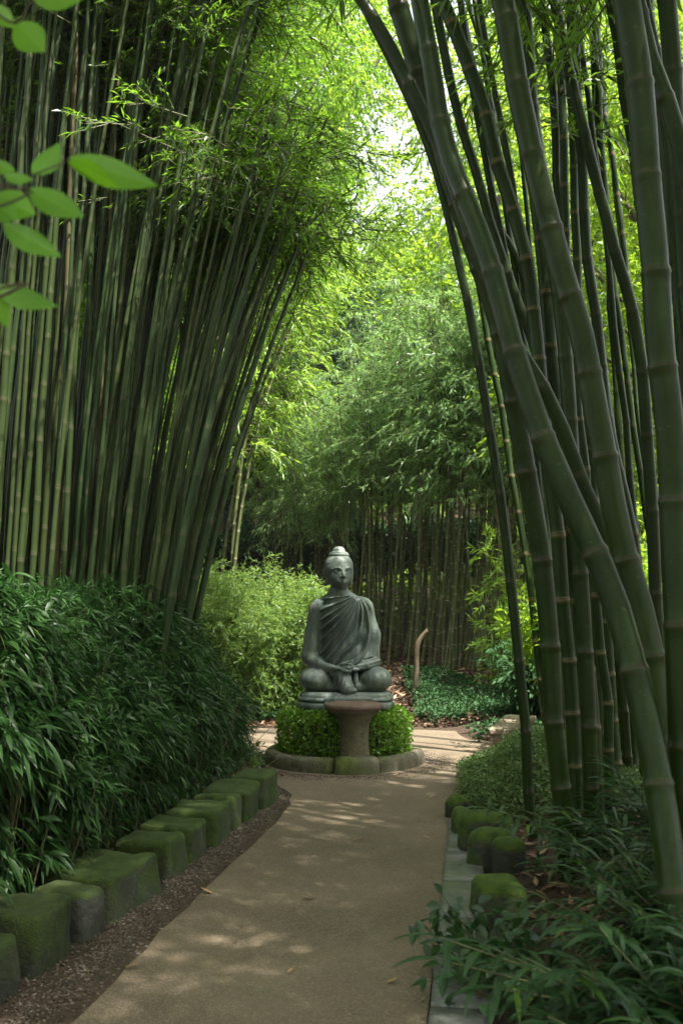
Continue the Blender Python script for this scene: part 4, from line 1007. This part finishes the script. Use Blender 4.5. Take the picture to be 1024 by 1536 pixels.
feather(at(360, 1000, 11.2)[0], 11.2 + 1.3, 2.05, .95, 3600, 'tall airy bright yellow-green shrub between the mound and the statue')
feather(at(440, 1000, 12.3)[0], 12.9, 1.72, .62, 2300, 'smaller airy bright shrub just left of the statue head')
feather(at(285, 1000, 11.6)[0], 12.4, 1.9, .7, 2000, 'airy yellow-green shrub half hidden by the left mound')
# understorey right
feather(at(815, 1000, 11.6)[0], 11.6, 1.0, .6, 900, 'dark leafy bush seen low between the thin and the thick right canes', M['leaf_ivy'], .09, .03, 'leafy_bush', per=9)
feather(at(905, 1000, 10)[0], 9.8, 1.9, 1.0, 2200, 'green leafy bush low behind the thick right canes', M['leaf_tree'], .09, .03, 'leafy_bush', per=9)
feather(at(1010, 1000, 9)[0], 9.0, 2.2, 1.0, 2200, 'green leafy bush behind the canes at the right edge', M['leaf_tree'], .09, .03, 'leafy_bush', per=9)
feather(at(762, 1000, 12.6)[0], 13.2, 2.3, .30, 150, 'lime-green spray of bamboo leaves hanging by the dry canes', M['leaf_gold'], .14, .024, 'bamboo_shoot', per=8, nst=16)

# ------------------------------------------------------------------ ground covers
def cover(name, x0, x1, y0, y1, n, zf, keep, ll, lw, mat, label, per=5):
    x = x0 + (x1 - x0) * rng.random(n); y = y0 + (y1 - y0) * rng.random(n); k = keep(x, y); x, y = x[k], y[k]
    P = np.stack([x, y, th(x, y) + zf(x, y) * (.45 + .55 * rng.random(len(x)) ** .5)], 1)
    D = norm(rng.normal(size=P.shape) * .7 + np.array([0, 0, .5]))
    lv = sprays(P, D, per, .05, ll, lw, .3, .9, rng, .75)
    return tag(foliage(name, [lv[:6]], mat, None, None, bend=.15), label, 'ground cover', None, 'stuff')
cover('ground_cover', .9, 5.2, 11.2, 15.5, 15000, lambda x, y: .12 + .12 * vnoise(np.stack([x, y, 0 * x], -1), 2), lambda x, y: (y > 11.9 - .28 * (x - 1)) & (vnoise(np.stack([x, y, 0 * x], -1), .9, 4) > .30 + .12 * (y - 13.5)) , .045, .026, M['leaf_ivy'], 'low dark green ground cover on the slope right of the statue')
def dome(x, y): return .26 * np.sqrt(np.clip(1 - ((x - 1.50) / .68) ** 2 - ((y - 7.75) / 1.25) ** 2, 0, 1)) + .04
indome = lambda x, y: (((x - 1.50) / .70) ** 2 + ((y - 7.75) / 1.28) ** 2 < 1) & (x > xright(y) + .06)
cover('creeping_plants', .6, 2.4, 6.3, 9.2, 20000, dome, indome, .020, .013, M['leaf_mossy'], 'pale green mound of tiny creeping leaves at the right path edge')
cover('ground_cover', .9, 4.6, 5.2, 11.5, 9000, lambda x, y: .07 + 0 * x, lambda x, y: (x > xright(np.minimum(y, 8.3)) + .5) & (~indome(x, y)) & ((y < 9.0) | (y > 10.6)) & (vnoise(np.stack([x, y, 0 * x], -1), 1.3, 14) > .45), .05, .028, M['leaf_ivy'], 'dark ground cover under the thick right canes')
cover('ground_cover', -3.6, -.5, 8.6, 11.0, 5000, lambda x, y: .06 + .05 * vnoise(np.stack([x, y, 0 * x], -1), 3), lambda x, y: (x < -.62 - .38 * (y - 8.5)) , .045, .02, M['leaf_feather'], 'low bright plants at the far foot of the left mound', 4)
cover('ground_cover', -6, .6, 12.2, 15.5, 9000, lambda x, y: .10 + 0 * x, lambda x, y: vnoise(np.stack([x, y, 0 * x], -1), 1.1, 24) > .5, .06, .03, M['leaf_ivy'], 'low plants behind the bright feathery shrubs')

cover('undergrowth', -4, 5, 18.6, 22.5, 9000, lambda x, y: 1.9 + 0 * x, lambda x, y: x > -99, .10, .05, M['leaf_pine'], 'dark low bushes behind the stems of the far grove', 7)

# ------------------------------------------------------------------ long-leaved undergrowth, lower right
def blade_plant(nst, H, ll, lw, per=8, lean=(-.25, -.1)):
    rt = empty('undergrowth_plant', (0, 0, 0)); a_ = g2.random(nst) * 6.283
    B = np.zeros((nst, 3)); B[:, 0] = .05 * np.cos(a_); B[:, 1] = .05 * np.sin(a_); B[:, 2] = -.02
    T = np.stack([.22 * np.cos(a_) + lean[0] * (.4 + g2.random(nst)), .22 * np.sin(a_) + lean[1], H * (.6 + .5 * g2.random(nst))], 1); Mi = B * .5 + T * .5; Mi[:, 2] += .07; Mi[:, :2] *= .8
    V, q = segs_geo(np.concatenate([B, Mi]), np.concatenate([Mi, T]), .0035, .002, 5); np_mesh('stem', V, [q], M['twig'], rt, True)
    t = np.linspace(.35, 1.0, per)[None, :, None] + (g2.random((nst, per, 1)) - .5) * .05
    C = np.where(t < .5, B[:, None] * (1 - 2 * t) + Mi[:, None] * 2 * t, Mi[:, None] * (2 - 2 * t) + T[:, None] * (2 * t - 1))
    ax = norm(T - Mi)[:, None, :]; sd = norm(np.cross(ax, [0, 0, 1.])); sg = np.where(np.arange(per) % 2 == 0, 1, -1)[None, :, None]
    D = ax * .6 + sd * sg * (.85 + .2 * g2.random((nst, per, 1))) + g2.normal(size=(nst, per, 3)) * .12 + np.array([0, 0, .12]); D[:, -1] = ax[:, 0] + np.array([0, 0, .05])
    n_ = norm(np.array([0, 0, 1.]) + g2.normal(size=D.shape) * .22); f = lambda x: x.reshape(-1, 3)
    k = nst * per; Lf = ll * (.65 + .55 * g2.random(k))
    foliage('foliage', [(f(C), f(D), f(n_), Lf, lw * (.8 + .4 * g2.random(k)), g2.random(k))], M['leaf_fern'], rt, None, blade=True, bend=.42)
    return rt
poolF = Pool([blade_plant(15, .38, .15, .018, 13, (-.16, -.08)), blade_plant(14, .33, .14, .017, 13, (-.2, -.12)), blade_plant(15, .43, .16, .018, 14, (-.12, -.05)), blade_plant(13, .29, .13, .018, 12, (-.08, .1))])
spots = [(0.92, 2.7), (1.1, 3.15), (1.28, 2.8), (1.16, 3.7), (1.42, 3.4), (1.4, 3.95), (1.62, 3.0), (1.22, 4.4), (1.7, 3.7), (1.75, 4.3), (1.5, 4.75), (1.98, 4.1), (2.0, 4.9), (1.75, 5.3), (0.95, 3.05), (1.2, 3.35), (1.3, 3.1), (1.5, 3.7), (1.3, 3.75), (1.6, 4.1), (1.42, 4.4), (1.8, 3.3), (1.55, 2.75), (1.85, 4.6), (1.62, 5.1), (1.35, 5.2), (1.3, 3.3), (1.5, 3.1), (2.1, 3.6), (2.2, 4.4), (1.9, 5.2), (2.1, 5.8), (1.0, 2.75), (1.25, 2.6), (1.5, 2.55), (0.92, 3.1)]
for i, (x, y) in enumerate(spots):
    poolF.place(i * 3 + i // 4, (x, y, float(th(x, y))), (0, 0, g2.uniform(-.7, .7)), .95 + .35 * g2.random(), 'low plant with long arching blade leaves among others alike, lower right', 'plant', 'long-leaved plants at the lower right')
# ivy-like plant creeping over the slabs
iv = empty('creeping_ivy', (.62, 3.95, .04), 'small bright-leaved creeping plant spilling over the grey slabs', 'plant')
n = 260; P = np.stack([rng.normal(size=n) * .13 - .02, rng.normal(size=n) * .24, .03 + .17 * rng.random(n)], 1)
D = norm(rng.normal(size=P.shape) * .6 + np.array([-.3, -.2, .1])); Lf = .045 + .04 * rng.random(n)
foliage('foliage', [(P, D, norm(rng.normal(size=P.shape) * .4 + np.array([0, -.2, 1])), Lf, Lf * .62, rng.random(n))], M['leaf_fern'], iv, None, blade=True, bend=.2)
V, q = segs_geo(np.stack([P[:, 0] * .5 + .08, P[:, 1] * .6, 0 * P[:, 0] - .02], 1), P, .0022, .0012); np_mesh('stem', V, [q], M['twig'], iv, False)

# ------------------------------------------------------------------ trees beyond
def proto_tree(name, H, W_, mat, nleaf, ll, lw, low=.25, lobes=16, squash=.85, trunk=.14, conic=False, shift=0.0):
    rt = empty(name, (0, 0, 0)); r_ = g2
    P = catmull([(0, 0, -.2), (.1, .05, H * .3), (-.08 + shift * .5, .1, H * .6), (.05 + shift, 0, H * .95)], 6)
    V, fl = tube_geo(P, np.linspace(trunk, .02, len(P)), 9)
    ends = []
    for k in range(lobes):
        u = (k + .5) / lobes; z = H * (low + (1 - low) * u); w = W_ * ((1 - u) ** .8 if conic else math.sin(math.pi * min(1, .18 + .80 * u)) ** .7) * (.45 + .55 * r_.random())
        a_ = k * 2.4 + r_.random(); ends.append((w * math.cos(a_), w * math.sin(a_), z))
    E = np.array(ends); E[:, 0] += shift; A = np.stack([np.interp(E[:, 2] * .72, P[:, 2], P[:, 0]), np.interp(E[:, 2] * .72, P[:, 2], P[:, 1]), E[:, 2] * .72], 1)
    V2, q2 = segs_geo(A, E, trunk * .35, .012, 5)
    np_mesh('trunk', np.concatenate([V, V2]), fl + [q2 + len(V)], M['bark'], rt, True)
    per = 9; m = nleaf // per; li = r_.integers(0, lobes, m); lr = (W_ * (.34 if conic else .42)) * (.7 + .5 * r_.random(lobes))
    d = norm(r_.normal(size=(m, 3))); rad = lr[li] * (1 - .55 * r_.random(m) ** 1.6)
    C = E[li] + d * rad[:, None] * np.array([1, 1, squash]); nz = vnoise(C, 1.7, 6) ; ok = nz > .42; C, d = C[ok], d[ok]
    lv = sprays(C, d + np.array([0, 0, -.1]), per, .28, ll, lw, .45, .9, r_, .5)
    foliage('crown', [lv[:6]], mat, rt, None, bend=.15)
    return rt
poolT = Pool([proto_tree('leafy_tree', 9.5, 2.3, M['leaf_tree'], 32000, .085, .042, .16, 20), proto_tree('leafy_tree', 11.0, 2.6, M['leaf_tree'], 36000, .09, .045, .22, 22)])
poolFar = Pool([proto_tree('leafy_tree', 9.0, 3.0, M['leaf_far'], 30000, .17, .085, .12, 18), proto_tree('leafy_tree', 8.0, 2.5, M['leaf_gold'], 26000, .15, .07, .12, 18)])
poolP = Pool([proto_tree('dark_tree', 6.5, 1.7, M['leaf_pine'], 26000, .14, .035, .08, 18, .5, .12, True)])
poolL = Pool([proto_tree('fine_leaved_tree', 9.2, 1.35, M['leaf_left'], 60000, .055, .024, .54, 22, .75, .06, False, .85)])
poolH = Pool([proto_tree('tall_tree', 13.0, 2.15, M['leaf_tree'], 44000, .085, .045, .58, 16, .8, .13)])
def tree_at(pool, i, px, Y, sc, label, cat='tree', group=None, rz=None):
    X = (px - 512) / F * Y
    return pool.place(i, (X, Y, float(th(X, Y)) - .05), (0, 0, g2.uniform(0, 6.28) if rz is None else rz), sc, label, cat, group)
GT = 'trees with small bright leaves behind the right canes'
for i, (px, Y, sc, lab) in enumerate([(905, 18.5, 1.0, 'bright leafy tree just behind the thin right canes'), (1010, 13.6, .92, 'bright leafy tree behind the middle of the right grove'), (1100, 11.8, .95, 'bright leafy tree behind the right picture edge'),
        (1120, 13.5, 1.0, 'leafy tree mostly cut off by the right picture edge'), (965, 16, 1.1, 'tall leafy tree in the second row behind the right canes'), (850, 17.5, 1.12, 'tall leafy tree in the second row, nearer the far grove'),
        (1090, 18, 1.15, 'tall leafy tree in the second row at far right'), (760, 21.5, 1.15, 'tall leafy tree rising behind the far bamboo grove at right'), (930, 22, 1.3, 'tall tree in the third row behind the right canes'), (1050, 24, 1.3, 'tall tree in the third row at far right')]):
    tree_at(poolT, i, px, Y, sc, lab, group=GT)
for i, (px, Y, sc, lab) in enumerate([(440, 25, 1.5, 'tall tree whose high green crown hangs over the left grove edge'), (465, 31, 1.5, 'tall tree with a high crown at the top centre of the view'), (330, 20, 1.35, 'tall tree with a high crown above the left grove'), (830, 28, 1.55, 'tall tree with a high crown above the right canes')]):
    tree_at(poolH, i, px, Y, sc, lab, group='tall trees over the clearing')
for i, (X, Y, lab) in enumerate([(3.0, 4.6, 'unseen tall tree added for shade right of the near canes'), (2.9, 1.4, 'unseen tall tree added for shade at the right of the viewer'), (-3.3, 2.6, 'unseen tall tree added for shade left of the viewer'), (1.9, -1.3, 'unseen tall tree added for shade just behind the viewer to the right'), (-2.3, -.9, 'unseen tall tree added for shade just behind the viewer to the left'), (4.7, 2.6, 'unseen tall tree added for shade farther right of the viewer'), (4.9, -.8, 'unseen tall tree added for shade right behind the viewer'), (-4.6, 4.9, 'unseen tall tree added for shade left of the grove')]):
    poolH.place(i, (X, Y, 0), (0, 0, i * 2.0), .95, lab, 'tree', 'tall trees over the clearing')  # out of view, added so their high crowns shade the path and near canes
poolL.place(0, ((245 - 512) / F * 10.6, 10.6, .3), (0, 0, 0), 1, 'fine-leaved green tree whose crown hangs over the path beside the left grove', 'tree', None)
GF = 'pale trees on the slope beyond the groves'
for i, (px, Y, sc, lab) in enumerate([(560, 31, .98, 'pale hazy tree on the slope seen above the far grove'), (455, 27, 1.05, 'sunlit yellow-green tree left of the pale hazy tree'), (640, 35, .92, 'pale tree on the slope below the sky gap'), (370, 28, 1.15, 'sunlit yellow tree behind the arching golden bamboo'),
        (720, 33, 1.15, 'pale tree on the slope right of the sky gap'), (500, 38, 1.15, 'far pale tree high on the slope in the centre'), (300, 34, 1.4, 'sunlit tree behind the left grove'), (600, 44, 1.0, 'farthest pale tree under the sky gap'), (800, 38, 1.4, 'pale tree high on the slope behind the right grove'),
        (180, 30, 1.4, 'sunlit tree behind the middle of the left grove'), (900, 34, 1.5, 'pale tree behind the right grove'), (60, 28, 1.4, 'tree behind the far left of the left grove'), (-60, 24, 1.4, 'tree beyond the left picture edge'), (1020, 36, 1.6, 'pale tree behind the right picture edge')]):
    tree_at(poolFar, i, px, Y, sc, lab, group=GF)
for i, (px, Y, sc, lab) in enumerate([(385, 21, .95, 'dark blue-green tree behind the bright feathery shrubs'), (335, 23, 1.0, 'dark tree just right of the left grove edge'), (430, 25, 1.05, 'dark blue-green tree peeping over the left end of the far grove'), (525, 26, 1.25, 'dark pointed tree rising above the far grove')]):
    tree_at(poolP, i, px, Y, sc, lab, group='dark trees behind the bright shrubs')
for i, (X, Y, sc, lab) in enumerate([(3.6, -2.6, 1.05, 'unseen leafy tree added for shade beside the viewer to the right'), (-3.4, -2.6, 1.05, 'unseen leafy tree added for shade beside the viewer to the left'), (.4, -4.0, 1.05, 'unseen leafy tree added for shade close behind the viewer'), (-5.6, -6, 1.2, 'unseen leafy tree added for shade far behind the viewer to the left'), (5.8, -6, 1.2, 'unseen leafy tree added for shade far behind the viewer to the right'), (7.5, -1, 1.2, 'unseen leafy tree added for shade far right of the viewer'), (-7.5, -1.6, 1.2, 'unseen leafy tree added for shade far left of the viewer'), (-1.9, -12, 1.3, 'unseen leafy tree added for shade in the distance behind the viewer'), (4.8, 4.6, 1.0, 'unseen leafy tree added for shade behind the near right canes'), (.2, -8, 1.1, 'unseen leafy tree added for shade behind the viewer over the path'), (-6.5, 2.5, 1.0, 'unseen leafy tree added for shade left of the viewer'), (5.2, 2.2, 1.0, 'unseen leafy tree added for shade right of the viewer'), (-6.6, 6.2, 1.0, 'unseen leafy tree added for shade left of the grove')]):
    poolT.place(i, (X, Y, 0), (0, 0, i * 1.3), sc, lab, 'tree', 'unseen trees added to shade the foreground')  # out of view, added to block sky and sun and darken the foreground
# undergrowth covering the slope
n = 9000; x = -26 + 52 * rng.random(n); y = 19 + 34 * rng.random(n); P = np.stack([x, y, th(x, y) + .1 + .9 * rng.random(n) * vnoise(np.stack([x, y, 0 * x], -1), .4)], 1)
lv = sprays(P, rng.normal(size=P.shape) + np.array([0, -.3, .8]), 8, .5, .26, .10, .3, .9, rng, .5)
tag(foliage('undergrowth', [lv[:6]], M['leaf_far'], None, None, bend=.15), 'dense low undergrowth covering the far slope', 'undergrowth', None, 'stuff')

# ------------------------------------------------------------------ near leaves, upper left
sap = empty('leafy_sapling', (-1.72, 1.55, 0), 'near sapling whose branch brings oval bright leaves into the upper left', 'sapling')
S0 = np.array((-1.72, 1.55, 0))
P = catmull([(0, 0, -.05), (.04, -.02, 1.0), (.02, -.05, 1.9), (.10, -.05, 2.7)], 8); V, fl = tube_geo(P, np.linspace(.024, .007, len(P)), 10)
np_mesh('trunk', V, fl, M['bark'], sap, True)
YL = 1.30
def twig(pts, r0, r1, start=None):
    W = [at(px, py, Y) for px, py, Y in pts]
    if start is not None: W = [np.array(start) + S0] + W
    Pt = catmull(np.array(W) - S0, 6); V, fl = tube_geo(Pt, np.linspace(r0, r1, len(Pt)), 6); np_mesh('twig', V, fl, M['bark'], sap, True)
twig([(-60, 330, YL), (0, 280, YL), (50, 262, YL), (90, 246, YL), (106, 238, YL)], .0022, .0008, (.02, -.05, 1.75))
twig([(-60, 330, YL), (-20, 330, YL), (5, 336, YL)], .003, .001)
twig([(-60, 470, YL), (-30, 440, YL), (-3, 434, YL)], .0035, .001, (.03, -.04, 1.5))
twig([(-80, -20, YL), (-20, 10, YL), (24, 34, YL), (50, -4, YL)], .0035, .001, (.08, -.05, 2.3))
def oval_leaf(bx, by, tx, ty, wpx, roll=0.0, Yb=YL, dY=.0, drop=.12):
    A = at(bx, by, Yb) - S0; B = at(tx, ty, Yb + dY) - S0; ax = B - A; Ln = np.linalg.norm(ax); ax = ax / Ln
    view = np.array([0, 1., .1]); sd = norm(np.cross(ax, view)); nn = np.cross(sd, ax)
    c, s_ = math.cos(roll), math.sin(roll); sd, nn = sd * c + nn * s_, nn * c - sd * s_
    Wd = wpx / F * Yb / max(.35, abs(c)); rows = []; base_r = random.random(); cols = 17; nr = 44; vr = []
    for i in range(nr):
        t = i / (nr - 1); w = (math.sin(math.pi * t ** .85) ** .8) * (1 - .35 * t ** 3) if 0 < t < 1 else 0.0
        cen = A + ax * Ln * t + nn * (Ln * .10 * (t * t - t) * -1) 
        for j in range(cols):
            u = (j / (cols - 1) - .5) * 2; fold = abs(u) * .16 + .006 * math.sin(abs(u) * 4 - t * 26) * (1 - abs(u)) 
            rows.append(cen + sd * u * Wd * .5 * w + nn * fold * Wd * .5 * w)
            vein = max(0, 1 - abs(u) * 9) + .6 * max(0, math.cos((t * 8 - abs(u) * 1.3) * 2 * math.pi) - .86) / .14 * (1 - abs(u))
            vr.append(.25 + .35 * base_r + .6 * min(1, vein))
    i_ = (np.arange(nr - 1) * cols)[:, None]; j_ = np.arange(cols - 1)[None]
    Q = np.stack([i_ + j_, i_ + j_ + 1, i_ + cols + j_ + 1, i_ + cols + j_], -1).reshape(-1, 4)
    np_mesh('leaf', np.array(rows), [Q], M['leaf_beech'], sap, True, np.array(vr))
for a_ in [(105, 236, 238, 279, 52, .25, YL, .02), (103, 243, 178, 281, 24, -.9, YL, -.01), (52, 263, 90, 213, 44, .25, YL, .02), (44, 282, 127, 326, 44, .3, YL, -.03), (6, 334, 93, 386, 40, .5, YL, -.02), (6, 262, 51, 270, 22, .5, YL - .03),
           (-8, 292, 54, 322, 50, .2, YL + .05), (-14, 300, 26, 330, 42, .2, YL + .03), (-8, 430, 88, 460, 38, .6, YL, .02), (-6, 442, 12, 492, 28, .3, YL), (24, 34, 68, 78, 54, .1, YL), (50, -4, 126, -2, 40, .3, YL), (-16, 4, 22, 42, 34, .3, YL + .02), (-20, 242, 24, 256, 26, .4, YL)]:
    oval_leaf(*a_)

# ------------------------------------------------------------------ sun, sky, camera
EL, AZ = 66.0, 136.0      # high sun from the right, a little behind
w = bpy.data.worlds.new('World'); scene.world = w; w.use_nodes = True
nt = w.node_tree; bg = nt.nodes['Background']; sky = nt.nodes.new('ShaderNodeTexSky'); sky.sky_type = 'NISHITA'; sky.sun_disc = False
sky.sun_elevation = R(EL); sky.sun_rotation = R(AZ); sky.air_density = 1.0; sky.dust_density = 3.0; sky.ozone_density = 1.0
hs = nt.nodes.new('ShaderNodeHueSaturation'); hs.inputs['Saturation'].default_value = .28; L(nt, sky.outputs[0], hs.inputs['Color']); L(nt, hs.outputs[0], bg.inputs[0]); bg.inputs[1].default_value = .15
sl = bpy.data.lights.new('sun', 'SUN'); sl.energy = 4.5; sl.angle = R(.6); sl.color = (1, .95, .86)
so = bpy.data.objects.new('sun', sl); COL.objects.link(so)
sv = Vector((math.sin(R(AZ)) * math.cos(R(EL)), math.cos(R(AZ)) * math.cos(R(EL)), math.sin(R(EL))))
so.rotation_euler = sv.to_track_quat('Z', 'Y').to_euler(); so.location = sv * 60
cam = bpy.data.cameras.new('camera'); co = bpy.data.objects.new('camera', cam); COL.objects.link(co); scene.camera = co
co.location = (0, 0, CAMZ); co.rotation_euler = (math.pi / 2 + PITCH, 0, 0)
cam.sensor_fit = 'VERTICAL'; cam.sensor_height = 36; cam.sensor_width = 24; cam.lens = F / 1536 * 36; cam.clip_start = .05; cam.clip_end = 500
cam.dof.use_dof = True; cam.dof.focus_distance = 9.3; cam.dof.aperture_fstop = 4.8
scene.view_settings.view_transform = 'Standard'; scene.view_settings.look = 'None'; scene.view_settings.gamma = 1.0
scene.view_settings.exposure = 2.0
cy = scene.cycles; cy.use_denoising = True; cy.max_bounces = 7; cy.diffuse_bounces = 4; cy.glossy_bounces = 2; cy.transmission_bounces = 5; cy.transparent_max_bounces = 4
cy.sample_clamp_indirect = 6; cy.caustics_reflective = False; cy.caustics_refractive = False; cy.use_adaptive_sampling = False
try: cy.denoiser = 'OPENIMAGEDENOISE'; cy.denoising_input_passes = 'RGB_ALBEDO_NORMAL'
except Exception: pass

# ------------------------------------------------------------------ light haze in the air
hb = np.array([(x, y, z) for z in (-1.5, 45) for x, y in ((-95, -45), (95, -45), (95, 125), (-95, 125))], float)
hm, hnt, hout = new_mat('haze_air'); pv = N(hnt, 'ShaderNodeVolumePrincipled'); pv.inputs['Color'].default_value = (.95, .97, .93, 1); pv.inputs['Density'].default_value = .0006; pv.inputs['Anisotropy'].default_value = .3
L(hnt, pv.outputs[0], hout.inputs['Volume'])
tag(np_mesh('haze', hb, [np.array([(0, 3, 2, 1), (4, 5, 6, 7), (0, 1, 5, 4), (1, 2, 6, 5), (2, 3, 7, 6), (3, 0, 4, 7)])], hm, None, False), kind='stuff')
